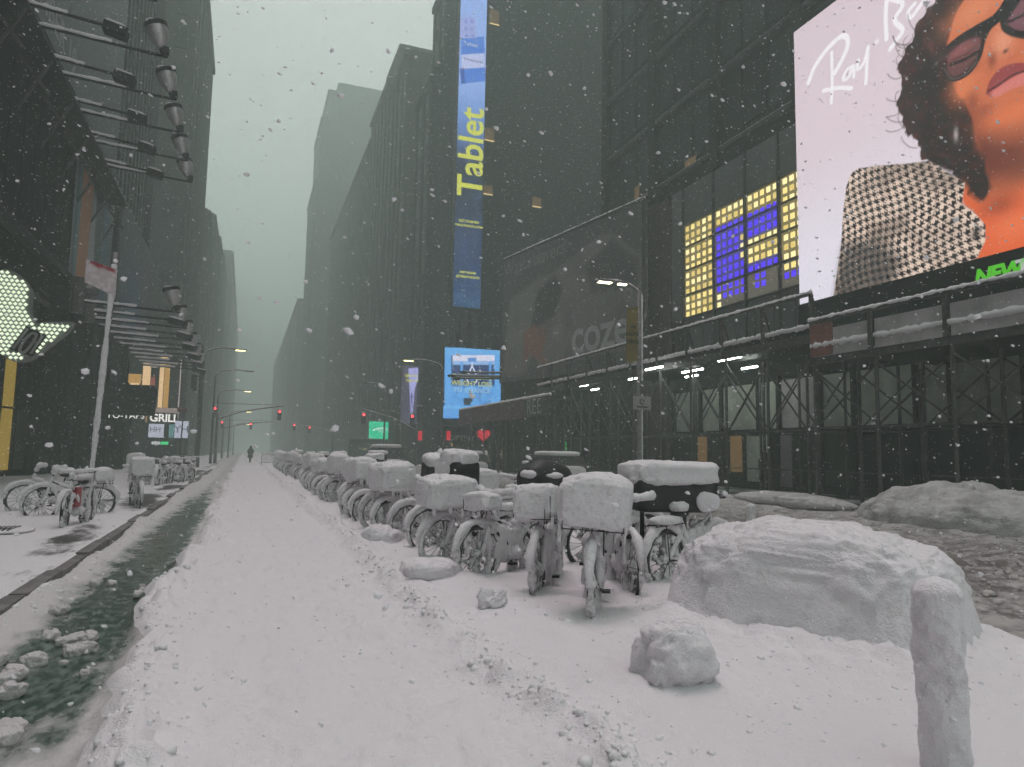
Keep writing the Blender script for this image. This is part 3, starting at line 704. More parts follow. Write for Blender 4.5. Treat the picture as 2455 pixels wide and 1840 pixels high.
# --- shop fronts under the shed
sf = thing('shop_front', 'dim shop front with pale hoarding behind the scaffold posts', 'shop front', (22.2, 20, 0))
boxpart('sill', BLACK, sf, rel(sf, (21.95, -6, .1)), rel(sf, (22.2, 42, .5)))
boxpart('header', BLACK, sf, rel(sf, (21.9, -6, 2.62)), rel(sf, (22.2, 42, 2.86)))
y = 41.4; k = 0; rr = random.Random(8)
while y > -4:
    w = (2.3, 1.6, 2.6, 1.2)[k % 4]; 
    boxpart('hoarding_panel', GREENPANEL if k % 5 != 3 else PLY, sf, rel(sf, (22.05, y-w+.06, 2.9)), rel(sf, (22.15, y, 5.0)))
    boxpart('glass_pane', DK_GLASS if k % 3 else GR_GLASS, sf, rel(sf, (22.05, y-w+.06, .5)), rel(sf, (22.12, y, 2.6)))
    boxpart('column', DK_STONE, sf, rel(sf, (21.88, y-w-.12, .1)), rel(sf, (22.2, y-w+.05, 5.2)))
    y -= w+.12; k += 1
for (ya, yb, z0, z1, m) in ((24.9, 24.2, .35, 2.66, mat('mauve_panel', (.16, .12, .14), .6)), (31.0, 30.2, .5, 2.6, WARM_WIN), (28.3, 27.5, .9, 2.6, WARM_WIN), (27.1, 25.6, .5, 2.6, GREENPANEL)):
    boxpart('door_panel', m, sf, rel(sf, (21.8, yb, z0)), rel(sf, (21.86, ya, z1)))

# --- low building with the furniture billboard
lb = thing('low_building', 'dark low building carrying the unlit furniture billboard', 'building', (20, 46, 0))
q = MB(); fp = [(18.35, 51), (21.3, 35.2), (21.3, 36.3), (34, 36.3), (34, 58.5), (18.35, 58.5)]
fp = [(18.4, 51), (21.2, 36.3), (34, 36.3), (34, 58.8), (22.6, 58.8)]
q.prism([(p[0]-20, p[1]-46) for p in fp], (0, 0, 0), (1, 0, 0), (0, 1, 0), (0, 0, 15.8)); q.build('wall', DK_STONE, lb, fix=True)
bo, bU = Vector((18.2, 51.0, 6.9)), Vector((21.15-18.2, 35.0-51.0, 0)).normalized()
bb = thing('billboard', 'large unlit grey furniture billboard with pale cozey lettering', 'billboard', (18.2, 51, 6.9))
BW, BH = (Vector((21.15, 35.0, 0))-Vector((18.2, 51.0, 0))).length, 9.6
B = Art(bo, bU, (0, 0, 1), BW, BH, 150, 90, (52, 49, 50))
def bp(*p): return [B.ptf(*q) for q in p]
B.poly(bp((1205, 900), (1225, 720), (1300, 665), (1340, 660), (1300, 780), (1260, 900)), (82, 79, 78), soft=.5)
B.poly(bp((1280, 690), (1440, 565), (1475, 560), (1545, 620), (1545, 830), (1290, 885)), (78, 72, 72), soft=.2)
B.poly(bp((1405, 640), (1470, 575), (1530, 625), (1530, 690), (1420, 700)), (44, 40, 42), soft=.5)
B.poly(bp((1290, 700), (1330, 660), (1350, 690), (1330, 760), (1270, 800)), (36, 34, 34), soft=.35)
B.poly(bp((1255, 800), (1280, 780), (1315, 790), (1300, 850), (1330, 880), (1300, 870), (1270, 850), (1258, 880)), (96, 58, 46), soft=.3)
B.blob(B.ptf(1335, 795), (.6, .5), (104, 98, 98), .6)
B.mix(np.clip(fbm(B.u*.9, B.v*.9, seed=41)*.6, 0, .4), (40, 38, 40))
PRINT = print_vcol('printed_vinyl', .45)
B.c = np.clip(B.c*2.6, 0, 1); Bo = B.build('printed_sheet', PRINT, bb, off=.05); Bo.location = -bb.location
q = MB(); q.prism([(0, 0), (BW, 0), (BW, BH), (0, BH)], (0, 0, 0), bU, (0, 0, 1), Vector((0, 0, 1)).cross(bU)*.25); q.build('backing', STEEL, bb, fix=True)
BN = bU.cross(Vector((0, 0, 1)))
for (a, b) in (((0, BH), (BW, BH)), ((0, 0), (0, BH)), ((BW, 0), (BW, BH))):
    q = MB(); q.bar(bU*a[0]+Vector((0, 0, a[1]))+BN*.08, bU*b[0]+Vector((0, 0, b[1]))+BN*.08, .14); q.build('frame_rail', LEDGE, bb)
PALE = mat('pale_vinyl_letter', (.42, .41, .42), .5); DIM = mat('dim_vinyl_letter', (.20, .195, .20), .5)
def btext(s, px, py, size, m, **k):
    u, v = B.ptf(px, py); text_on('lettering', s, bU*u+Vector((0, 0, v)), bU, (0, 0, 1), m, bb, off=.075, **k, size=size)
btext('cozey', 1455, 795, 3.3, PALE, bold=.05, spacing=.95); btext('All', 1450, 722, 1.9, DIM); btext('good.', 1502, 704, 1.9, DIM); btext('Washable', 1258, 633, 1.55, DIM, xscale=.95); btext('covers.', 1322, 606, 1.55, DIM, xscale=.95)
rr = random.Random(4); P = [Vector(bU*(BW*i/120))+Vector((0, 0, BH+.09+.02*rr.random())) for i in range(121)]
q = MB(); q.tube(P, [.07+.04*rr.random() for _ in P], 7, jit=.3, rnd=rr); q.build('snow_cap', SNOW, bb, smooth=True)

# ------------------------------------------------------------------ towers further along on both sides
TOWER = mat('tower_stone', (.045, .042, .038), .8, var=.3, scale=.5, spec=.08)
TOWER2 = mat('tower_brick', (.055, .048, .042), .8, var=.3, scale=.5, spec=.08)
def tower(label, stages, m, side, glass=True, step=3.6, zmin=6, name='office_tower', wmax=230, pil=2.6):
    """stages: (x0, x1, y0, y1, z0, z1) boxes; the street face is x0 or x1 after side, the near face is y0"""
    s0 = stages[0]; t = thing(name, label, 'building', ((s0[0]+s0[1])/2, (s0[2]+s0[3])/2, 0))
    spots_x, spots_y = [], []
    for (x0, x1, y0, y1, z0, z1) in stages:
        boxpart('wall', m, t, rel(t, (x0, y0, z0)), rel(t, (x1, y1, z1)))
        fx = x0 if side > 0 else x1; sg = -1 if side > 0 else 1
        boxpart('cornice', m, t, rel(t, (min(fx, fx+sg*.5), y0-.5, z1-1.1)), rel(t, (max(fx, fx+sg*.5), y1+.1, z1-.4)))
        boxpart('snow_ledge', SNOW, t, rel(t, (min(fx, fx+sg*.45), y0-.45, z1-.395)), rel(t, (max(fx, fx+sg*.45), y1, z1-.25)))
        n = max(2, int((y1-y0)/pil))
        for i in range(n+1):
            y = y0+(y1-y0)*i/n
            boxpart('pilaster', m, t, rel(t, (min(fx, fx+sg*.22), y-.3, max(z0, zmin))), rel(t, (max(fx, fx+sg*.22), y+.3, z1-1.2)))
        z = max(z0, zmin)+1.4
        while z < z1-2.4:
            for i in range(n): spots_x.append(rel(t, (fx+sg*.06, y0+(y1-y0)*(i+.5)/n, z)))
            k = int(min(x1-x0, 14)/2.4)
            for i in range(k): spots_y.append(rel(t, ((x0+1.2+i*2.4) if side > 0 else (x1-1.2-i*2.4), y0-.06, z)))
            z += step
    rr = random.Random(len(label)); rr.shuffle(spots_x); rr.shuffle(spots_y)
    if glass:
        cells('window', DK_GLASS, t, spots_x[:wmax], (.1, 1.3, 2.0)); cells('window', DK_GLASS, t, spots_y[:wmax//2], (1.2, .1, 2.0))
    return t
# left, beyond the billboards
tl = tower('tall dark left tower with vertical piers rising out of frame', [(-30, -7, 77, 84.6, 0, 90), (-30, -6.9, 84.7, 103, 0, 54.4)], TOWER, -1, wmax=180)
tower('hazy stepped building behind the tall left tower', [(-28, -6.9, 112, 128, 0, 37), (-28, -6.9, 128.2, 150, 0, 41.5), (-28, -6.9, 150.2, 172, 0, 44), (-28, -6.9, 172.2, 205, 0, 46.5)], TOWER2, -1, glass=False, pil=8)
tower('farthest faint block closing the left side of the street', [(-40, -6.5, 230, 420, 0, 62)], TOWER2, -1, glass=False, pil=30)
# right, beyond the vertical screen
r2 = tower('dark brown tower beside the tall vertical screen', [(17.2, 46, 72.2, 79, 0, 42.5), (19.6, 46, 61.2, 72, 0, 62), (18.6, 46, 72.3, 77.5, 42.6, 54)], DK_BROWN, 1, wmax=150)
for (px, py, w, h) in ((1184, 45, .95, 1.5), (1172, 325, .95, 1.3), (1168, 458, .95, .9), (1285, 487, .9, 1.0), (1112, 940, .01, .01)):
    p = at(px, py, y=61.1)
    if w > .1:
        boxpart('lit_window', WARM_WIN, r2, rel(r2, (p.x-w/2, 60.92, p.z-h/2)), rel(r2, (p.x+w/2, 61.0, p.z+h/2)))
        boxpart('lit_window', WARM_LINE, r2, rel(r2, (p.x-w/2, 60.86, p.z-h/2)), rel(r2, (p.x+w/2, 60.91, p.z-h/2+.10)))
q = MB(); q.lathe([(.5, 0), (.62, .3), (.3, .5), (.26, 1.2), (.5, 1.5), (.42, 2.1), (.15, 2.4)], 10); q.build('finial', DK_BROWN, r2, smooth=True, loc=rel(r2, (18.3, 73.2, 43.6)))
q = MB(); q.box((0, 0, .4), (2.0, 2.0, .8)); q.bar((-1, -1, 1.1), (1, -1, 1.1), .1); q.bar((-1, -1, .7), (-1, -1, 1.15), .1); q.bar((1, -1, .7), (1, -1, 1.15), .1); q.build('parapet', DK_BROWN, r2, loc=rel(r2, (18.3, 73.3, 42.5)))
tower('hazy mid-rise with stepped roofline along the right side', [(17, 45, 85, 97, 0, 52.5), (17, 45, 97.2, 112, 0, 55), (17.1, 45, 112.2, 170, 0, 52.5), (19, 45, 100, 110, 55.2, 62)], TOWER2, 1, glass=True, wmax=200, step=4.0)
tower('tallest faint tower with setbacks fading into the haze', [(14.5, 40, 190, 216, 0, 74), (15.5, 38, 192, 214, 74.1, 92), (17.2, 36, 194, 212, 92.1, 101), (20, 32, 196, 210, 101.1, 104.5)], TOWER2, 1, glass=False, pil=4)
tower('farthest faint block closing the right side of the street', [(13.5, 40, 225, 420, 0, 48)], TOWER2, 1, glass=False, pil=30)
# unseen blocks behind the viewpoint, added and sized to dim the sky light
for (a, lab) in (((-34, -13.2, -60, 19, 0, 20), 'unseen dark building beside the near left sidewalk behind the viewpoint, added to dim the sky light'), ((-40, 40, -120, -92, 0, 24), 'unseen dark building across the square behind the viewpoint, added to dim the sky light')):
    b = thing('office_tower', lab, 'building', ((a[0]+a[1])/2, (a[2]+a[3])/2, 0)); boxpart('wall', DK_STONE, b, rel(b, (a[0], a[2], a[4])), rel(b, (a[1], a[3], a[5])))

# ------------------------------------------------------------------ left side
LX = -7.5
lw = thing('billboard_building', 'dark near left building behind the floodlight arms and posters', 'building', (-12, 38, 0))
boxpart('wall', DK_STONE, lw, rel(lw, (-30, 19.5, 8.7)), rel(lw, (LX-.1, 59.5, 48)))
q = MB(); q.prism([(-30, 22), (-13.6, 22), (-7.25, 51.4), (-30, 52.0)], (12, -38, 0), (1, 0, 0), (0, 1, 0), (0, 0, 8.65)); q.build('ground_floor_wall', BLACK, lw, fix=True)
boxpart('soffit', BLACK, lw, rel(lw, (-13.5, 22, 8.66)), rel(lw, (LX-.3, 52, 8.69)))
FD = Vector((-7.1+11.3, 52-33.5, 0)).normalized(); FO = Vector((-11.15, 33.5, .2)); FN = Vector((FD.y, -FD.x, 0))
sfr = thing('storefront', 'dark glazed storefront with columns behind the left bicycles', 'shop front', FO)
GLOW_Y = emit('yellow_lit_panel', (.62, .42, .06), .42)
LOFTP = mat('olive_glass', (.05, .052, .036), .3)
k = 0; s = 0.0
while s < 18.2:
    w = 1.25
    m = GLOW_Y if k in (3,) else (LOFTP if k in (4,) else (GR_GLASS if k % 2 else DK_GLASS))
    q = MB(); q.prism([(s+.08, .25), (s+w-.08, .25), (s+w-.08, 3.0), (s+.08, 3.0)], FN*.06, FD, (0, 0, 1), FN*.05); q.build('window_pane', m, sfr, fix=True)
    q = MB(); q.prism([(s+.08, 3.1), (s+w-.08, 3.1), (s+w-.08, 5.2), (s+.08, 5.2)], FN*.06, FD, (0, 0, 1), FN*.05); q.build('window_pane', DK_GLASS if k != 3 else GLOW_Y, sfr, fix=True)
    q = MB(); q.prism([(s-.07, .0), (s+.07, .0), (s+.07, 5.4), (s-.07, 5.4)], (0, 0, 0), FD, (0, 0, 1), FN*.22); q.build('mullion', BLACK, sfr, fix=True)
    if k % 2 == 1 and k > 3:
        q = MB(); q.prism([(s-.16, 0), (s+.16, 0), (s+.16, 8.3), (s-.16, 8.3)], FN*.3, FD, (0, 0, 1), FN*.3); q.build('column', DK_STONE, sfr, fix=True)
    s += w; k += 1
text_on('lettering', 'LOFT', FD*5.6+FN*.12+Vector((0, 0, 1.25)), FD, (0, 0, 1), mat('faint_letter', (.16, .16, .11), .5), sfr, size=.5)
# upper billboard
ub = thing('billboard', 'unlit upper left billboard with pale slanted capital lettering', 'billboard', (LX, 30, 16.2))
boxpart('printed_panel', mat('grey_green_print', (.055, .068, .064), .5, var=.2, scale=.3), ub, rel(ub, (LX, 21, 16.25)), rel(ub, (LX+.15, 43, 27)))
PL2 = mat('pale_print_letter', (.26, .26, .27), .5)
text_on('lettering', 'MBER 19', rel(ub, (LX+.15, 30.0, 17.25)), (0, 1, 0), (0, 0, 1), PL2, ub, size=1.5, bold=.03)
text_on('lettering', 'NS', rel(ub, (LX+.15, 28.6, 19.6)), (0, 1, 0), (0, 0, 1), PL2, ub, size=2.2, bold=.05, xscale=1.3)
# striped posters
po = thing('poster', 'tall poster with orange and white stripes beside the floodlights', 'billboard', (LX, 38, 8.9))
C = Art((LX+.12, 34.2, 8.9), (0, 1, 0), (0, 0, 1), 9.4, 7.3, 60, 40, (42, 52, 52))
def cs(y0, y1, y2, y3, col, z0=0, z1=7.3): C.poly([(y0, z0), (y1, z0), (y3, z1), (y2, z1)], col, soft=.15)
cs(.1, .5, .1, .6, (96, 100, 104)); cs(.6, 1.0, .7, .9, (52, 74, 84)); cs(1.0, 1.5, 1.0, 1.4, (78, 104, 112)); cs(1.5, 3.4, 1.5, 3.9, (150, 100, 66), 0, 5.2); cs(3.4, 5.2, 3.9, 4.6, (128, 126, 130), 0, 4.9)
C.poly([(1.6, 5.2), (3.6, 5.0), (4.0, 7.3), (1.9, 7.3)], (112, 60, 50), soft=.4); cs(6.8, 8.2, 6.8, 8.2, (46, 62, 84)); C.mix(.25*np.clip(fbm(C.u, C.v*.3, seed=5), 0, 1), (110, 120, 120))
C.c = np.clip(C.c*1.7, 0, 1); C.build('printed_sheet', PRINT, po).location = -po.location
boxpart('frame', STEEL, po, rel(po, (LX, 34.1, 8.8)), rel(po, (LX+.1, 43.7, 16.2)))
po2 = thing('poster', 'dark navy poster further along the left facade', 'billboard', (LX, 50, 8.9))
D = Art((LX+.12, 46.0, 8.9), (0, 1, 0), (0, 0, 1), 13.2, 7.3, 40, 30, (30, 32, 40)); D.blob((6.5, 1.5), (3.5, 3), (38, 52, 96), .9); D.blob((11, 4), (2, 3), (56, 36, 34), .6)
D.c = np.clip(D.c*1.6, 0, 1); D.build('printed_sheet', PRINT, po2).location = -po2.location
boxpart('frame', STEEL, po2, rel(po2, (LX, 45.9, 8.8)), rel(po2, (LX+.1, 59.3, 16.2)))
# glass tower face behind
gt = thing('glass_tower', 'pale green glass facade with thin mullions above the posters', 'building', (LX-1, 51, 16.3))
boxpart('glass_wall', mat('pale_green_glass', (.075, .095, .088), .3, var=.25, scale=.3), gt, rel(gt, (-20, 43.2, 16.3)), rel(gt, (LX+.05, 54, 50)))
for i in range(9): boxpart('mullion', ALU, gt, rel(gt, (LX+.06, 43.4+i*1.3, 16.3)), rel(gt, (LX+.2, 43.46+i*1.3, 50)))
for i in range(9): boxpart('transom', ALU, gt, rel(gt, (LX+.06, 43.2, 18+i*3.5)), rel(gt, (LX+.16, 54, 18.08+i*3.5)))
# catwalk
cwk = thing('catwalk', 'dark billboard catwalk carrying the OUTFRONT name plate', 'catwalk', (LX, 31, 14.4))
boxpart('beam', BLACK, cwk, rel(cwk, (LX+.2, 19, 14.25)), rel(cwk, (LX+.42, 41, 14.95)))
boxpart('grating', BLACK, cwk, rel(cwk, (LX+.0, 19, 14.1)), rel(cwk, (LX+1.1, 41, 14.2)))
text_on('lettering', 'OUTFRONT', rel(cwk, (LX+.42, 28.7, 14.6)), (0, 1, 0), (0, 0, 1), mat('grey_plate_letter', (.30, .31, .31), .5), cwk, size=.72, xscale=.95)
for i in range(8):
    q = MB(); q.bar((LX+.1, 20+i*3, 14.1), (LX+1.0, 20+i*3, 12.9), .1); q.bar((LX+.1, 20+i*3, 12.2), (LX+1.0, 20+i*3, 14.1), .08); q.build('bracket', STEEL, cwk).location = -cwk.location
boxpart('lower_beam', BLACK, cwk, rel(cwk, (LX-.05, 19, 8.5)), rel(cwk, (LX+.3, 60, 8.8)))
for i in range(10): boxpart('drop_panel', DK_STONE, cwk, rel(cwk, (LX+.05, 19.5+i*1.5, 8.9)), rel(cwk, (LX+.12, 20.9+i*1.5, 13.9)))
for y in (35.2, 37.6): 
    q = MB(); q.lathe([(.28, 0), (.28, 1.2), (.36, 1.25), (.36, 1.5)], 10); q.build('duct', mat('grey_duct', (.12, .11, .11), .5, metal=.4), cwk, loc=rel(cwk, (LX+.55, y-.9, 7.2)))

# floodlights on arms
CHROME = mat('chrome_bowl', (.5, .47, .48), .35, metal=.6, var=.15)
def flood(kind, label, y, z, x_root, length, group, drop=.25):
    t = thing('floodlight', label, 'floodlight', (x_root, y, z), group=group)
    rr = random.Random(int(y*31+z)); n = 22
    P = [(length*i/n, 0, -drop*i/n) for i in range(n+1)]
    q = MB(); q.tube(P, .05, 7); q.build('arm', BLACK, t, smooth=True)
    S_ = [(length*i/n, 0, -drop*i/n+.06+.015*rr.random()) for i in range(int(n*.68))]
    q = MB(); q.tube(S_, [.055+.025*rr.random() for _ in S_], 7, jit=.2, rnd=rr); q.build('arm_snow', SNOW, t, smooth=True)
    if kind == 'bowl':
        c = Vector((length-.12, 0, -drop)); M = Matrix.Rotation(R_(-16), 3, 'Y')
        q = MB(); q.lathe([(.07, 0), (.09, .25), (.05, .3)], 10, c, M); q.box(c+Vector((.05, 0, .2)), (.2, .16, .22)); q.build('ballast', BLACK, t)
        q = MB(); q.lathe([(.09, .28), (.17, .36), (.30, .62), (.34, .92), (.34, .98)], 16, c, M); q.build('reflector', CHROME, t, smooth=True)
        q = MB(); q.lathe([(.36, .95), (.36, 1.10), (.33, 1.10)], 16, c, M); q.build('rim', BLACK, t)
        q = MB(); lumpy(q, c+M @ Vector((0, 0, 1.12)), (.56, .56, .12), .03, 6, int(y)); q.build('rim_snow', SNOW, t, smooth=True)
    else:
        c = Vector((length+.28, 0, -drop-.1)); M = Matrix.Rotation(R_(12), 3, 'Y')
        q = MB(); q.box(c, (.66, .42, .26), M=M); q.build('lamp_box', BLACK, t)
        q = MB(); q.box(c+M @ Vector((0, 0, -.15)), (.58, .36, .03), M=M); q.build('lens', DK_GLASS, t)
        q = MB(); lumpy(q, c+M @ Vector((-.05, 0, .17)), (.62, .44, .12), .04, 5, int(y)+3, M=M); q.build('box_snow', SNOW, t, smooth=True)
    return t
ords = ['first', 'second', 'third', 'fourth', 'fifth', 'sixth', 'seventh', 'eighth', 'ninth', 'tenth', 'eleventh', 'twelfth', 'thirteenth', 'fourteenth']
for i, y in enumerate((21.9, 25.1, 28.2, 31.2, 34.2, 37.0)):
    flood('bowl', 'chrome bowl floodlight on snowy arm, %s from the near end of upper row' % ords[i], y, 14.75, LX+.42, 4.05, 'upper floodlights')
for i, y in enumerate((23.5, 26.6, 29.7, 32.7, 35.7)):
    flood('box', 'flat box floodlight on shorter snowy arm, %s from the near end of upper row' % ords[i], y, 14.55, LX+.42, 2.3 if i else 2.5, 'upper floodlights')
for i in range(12):
    flood('bowl' if i % 2 == 0 else 'box', '%s floodlight arm from the near end of the lower left row' % ords[i], 34.5+i*2.1, 7.75-.02*i, LX+.3, 4.2 if i % 2 == 0 else 3.6, 'lower floodlights', .15)

# cowboy hat sign
hat = thing('hat_sign', 'cowboy hat sign covered in glowing pale green bulbs', 'sign', (-7.6, 29.1, 4.6))
H = Art((-14, 29.0, 4), (1, 0, 0), (0, 0, 1), 1, 1, 2, 2, (0, 0, 0))
def hp(*P): return [H.ptf(*p) for p in P]
outl = smoothline([(-62, 700), (-40, 655), (0, 645), (28, 650), (52, 664), (68, 685), (73, 700), (71, 745), (84, 774), (110, 772), (176, 772)], 4)+smoothline([(176, 772), (160, 795), (120, 826), (78, 858), (45, 868), (20, 862), (-6, 846), (-50, 838), (-110, 820), (-130, 790), (-75, 770), (-62, 700)], 4)[1:-1]
poly = hp(*[tuple(p) for p in outl])
q = MB(); q.prism(poly, H.O-hat.location+Vector((0, 0, 0)), (1, 0, 0), (0, 0, 1), (0, .45, 0)); q.build('hat_body', mat('hat_grey', (.16, .17, .15), .6), hat, fix=True)
bandp = hp((65, 783), (112, 806), (78, 856), (25, 838))
q = MB(); q.prism(bandp, H.O-hat.location+Vector((0, -.10, 0)), (1, 0, 0), (0, 0, 1), (0, .09, 0)); q.build('emblem_plate', BLACK, hat, fix=True)
EMB = mat('emblem_grey', (.30, .30, .29), .4)
def estroke(nm, pts, r):
    q = MB(); q.tube([H.O-hat.location+Vector((u, -.14, v)) for (u, v) in hp(*pts)], r, 6); q.build(nm, EMB, hat, smooth=True)
estroke('emblem_bar', [(70, 790), (34, 838)], .045); estroke('emblem_bar', [(105, 806), (76, 850)], .045); estroke('emblem_bar', [(88, 822), (96, 826)], .03)
estroke('emblem_ring', [tuple(p) for p in smoothline([(84, 800), (90, 806), (82, 822), (66, 842), (54, 848), (50, 840), (58, 822), (74, 804), (84, 800)], 3)], .05)
BULB = emit('hat_bulb', (.88, 1.0, .74), 1.15)
inp = np.array(poly); q = MB()
class _T: pass
tt = _T(); us = np.arange(inp[:, 0].min(), inp[:, 0].max(), .155); vs_ = np.arange(inp[:, 1].min(), inp[:, 1].max(), .135)
GU, GV = np.meshgrid(us, vs_); GU = GU+(np.arange(len(vs_)) % 2)[:, None]*.0775
tt.u, tt.v = GU, GV; dpoly = Art.sd(tt, poly); dband = Art.sd(tt, bandp)
for (u, v, a, b) in zip(GU.ravel(), GV.ravel(), dpoly.ravel(), dband.ravel()):
    if a < -.06 and b > .03:
        c = H.O-hat.location+Vector((u, -.06, v))
        q.add([c+Vector((.072, 0, 0)), c+Vector((-.072, 0, 0)), c+Vector((0, 0, .068)), c+Vector((0, 0, -.068)), c+Vector((0, -.06, 0)), c+Vector((0, .06, 0))],
              [(0, 2, 4), (2, 1, 4), (1, 3, 4), (3, 0, 4), (2, 0, 5), (1, 2, 5), (3, 1, 5), (0, 3, 5)])
ob = q.build('bulbs', BULB, hat, smooth=True); ob['kind'] = 'stuff'; BULB.cycles.emission_sampling = 'NONE'
for (bx, bz) in ((.2, 2.4), (-.6, 3.2)): q = MB(); q.bar((bx, .3, bz), (bx, 2.6, bz), .14); q.build('bracket', STEEL, hat)

# dark blade box and lit corner marquee
dbx = thing('blade_sign', 'dark rounded blade sign box unlit before the glowing marquee', 'sign', (-6.2, 46, 3.4))
q = MB(); q.prism([(-1.35, 0), (1.1, .0), (1.2, .1), (1.2, 1.6), (1.05, 1.78), (-1.35, 1.72)], (0, 0, 0), (1, 0, 0), (0, 0, 1), (0, .5, 0)); q.build('box', BLACK, dbx, fix=True)
text_on('lettering', 'TO-TAPS', (-.35, .62, -.02), (1, 0, 0), (0, 0, 1), emit('white_letter', (.9, .9, .85), 1.0), dbx, size=.5)
mq = thing('marquee', 'glowing amber glazed corner marquee with GRILL lettering', 'building', (-7.4, 68, 3.3))
def mqp(name, m, a, b): return boxpart(name, m, mq, rel(mq, a), rel(mq, b))
mqp('core', DK_BROWN, (-14, 68.3, 0), (-5.55, 76, 9.6))
WLIT = emit('warm_white_window', (1.0, .66, .34), .85); AMB = emit('amber_wall_glow', (.80, .44, .10), .62); WH = emit('soft_white_sign', (.80, .66, .62), .55)
mqp('window', WLIT, (-8.5, 68.2, 5.0), (-7.9, 68.28, 8.9)); mqp('window', DK_GLASS, (-7.85, 68.2, 5.0), (-7.25, 68.28, 8.9)); mqp('window', WLIT, (-7.2, 68.2, 5.0), (-6.85, 68.28, 8.9)); mqp('window', AMB, (-6.8, 68.2, 5.0), (-6.4, 68.28, 8.9)); mqp('window', DK_GLASS, (-6.35, 68.2, 5.0), (-5.6, 68.28, 8.9))
mqp('window', AMB, (-9.6, 68.2, 7.0), (-8.6, 68.28, 7.8)); mqp('window', WLIT, (-9.4, 68.15, 6.6), (-8.7, 68.19, 7.05)); mqp('window', WLIT, (-7.2, 68.15, 9.3), (-6.6, 68.2, 9.6))
mqp('sign_bar', WH, (-7.8, 68.1, 8.45), (-7.4, 68.15, 8.7)); mqp('sign_bar', WH, (-7.85, 68.1, 6.0), (-7.4, 68.15, 6.12)); mqp('red_ad', emit('red_glow', (.5, .10, .06), .5), (-7.85, 68.1, 6.9), (-7.5, 68.15, 7.6))
mqp('cornice', emit('cornice_glow', (.62, .46, .42), .42), (-8.8, 67.5, 4.55), (-5.45, 68.25, 4.95)); mqp('sign_band', BLACK, (-8.8, 67.55, 3.55), (-5.5, 68.25, 4.53))
mqp('corner_post', WH, (-5.55, 67.6, 4.0), (-5.47, 67.68, 9.2)); mqp('orange_strip', emit('orange_strip', (.9, .45, .12), .8), (-7.95, 67.52, 3.7), (-7.9, 67.55, 4.45))
text_on('lettering', 'GRILL', rel(mq, (-6.55, 67.55, 4.05)), (1, 0, 0), (0, 0, 1), emit('white_letter2', (.95, .92, .88), 1.1), mq, size=.92, bold=.02, spacing=.95)
yh = thing('digital_panel', 'pair of small bright white digital panels lettered YH under the marquee', 'screen', (-6.2, 67.2, 2.4))
PANEL = emit('white_blue_panel', (.72, .76, .92), .62)
boxpart('panel', PANEL, yh, (-1.45, 0, 0), (-.3, .15, 1.15)); boxpart('panel', emit('teal_panel', (.18, .42, .42), .5), yh, (.1, 0, 0), (.5, .15, 1.15)); boxpart('panel', PANEL, yh, (.55, 0, .0), (1.6, .15, 1.45)); boxpart('divider', BLACK, yh, (-.25, -.02, -.05), (.08, .12, 1.2))
text_on('lettering', 'YH', (1.08, 0, .72), (1, 0, 0), (0, 0, 1), BLACK, yh, size=.85); text_on('lettering', 'HH', (-.95, 0, .66), (1, 0, 0), (0, 0, 1), BLACK, yh, size=.6)
gs = thing('green_sign', 'small glowing green and white shop sign below the digital panels', 'sign', (-6.6, 67, 1.7))
boxpart('sign_board', BLACK, gs, (-1.0, 0, -.05), (.9, .12, .5)); boxpart('glow_bar', emit('green_glow', (.06, .75, .25), .9), gs, (-.05, -.03, .1), (.55, -.005, .36)); boxpart('glow_bar', emit('white_glow', (.7, .7, .7), .7), gs, (-.75, -.03, .1), (-.1, -.005, .36))
fs = thing('storefront', 'grey storefront of the marquee building with dark doors', 'shop front', (-7, 68.3, 0))
for i in range(7): boxpart('pillar', DK_STONE, fs, (-4.5+i*1.1, -.3, 0.1), (-4.25+i*1.1, 0, 3.3))

# ------------------------------------------------------------------ bicycles buried in snow
RUBBER = mat('tyre_rubber', (.018, .017, .017), .7, var=.4, scale=20)
FRAME_M = mat('bike_frame_black', (.020, .019, .020), .4, metal=.3, var=.4, scale=10)
SPOKE_M = mat('spoke_steel', (.16, .15, .15), .4, metal=.6)
BAG_M = mat('black_bag_nylon', (.010, .010, .011), .55, var=.4, scale=9, bump=.4, bscale=14)
RED_M = mat('red_panel_frame', (.35, .02, .03), .45, var=.3)
FROST = snow_mat('frosted_snow', (.84, .82, .84), (.05, .045, .047), .58, bump=.5, fine=36., dscale=22.)
def lumpy_tube(mb, pts, r, amp=.35, seed=0, step=.035, n=9, freq=9., taper=True):
    P = [np.array(p, float) for p in pts]; Q = []
    for a, b in zip(P[:-1], P[1:]):
        k = max(1, int(np.linalg.norm(b-a)/step)); Q += [a+(b-a)*i/k for i in range(k)]
    Q.append(P[-1]); Q = np.array(Q); K = len(Q)
    rr = r*(1+amp*fbm(Q[:, 0]*freq+seed, Q[:, 1]*freq, Q[:, 2]*freq, seed=seed, oct=3)*1.6)
    if taper and K > 3: rr[0] *= .5; rr[-1] *= .5
    k0 = len(mb.v); mb.tube([Vector(q) for q in Q], list(np.maximum(rr, r*.25)), n)
    V = np.array(mb.v[k0:]); d = .25*r*fbm(V[:, 0]*38, V[:, 1]*38, V[:, 2]*38, seed=seed+5, oct=2)
    c = np.repeat(Q, n, axis=0)[:len(V)]; nn = V[:len(c)]-c; nn /= np.maximum(np.linalg.norm(nn, axis=1, keepdims=True), 1e-6)
    V[:len(c)] += nn*d[:len(c), None]; mb.v[k0:] = [tuple(v) for v in V]
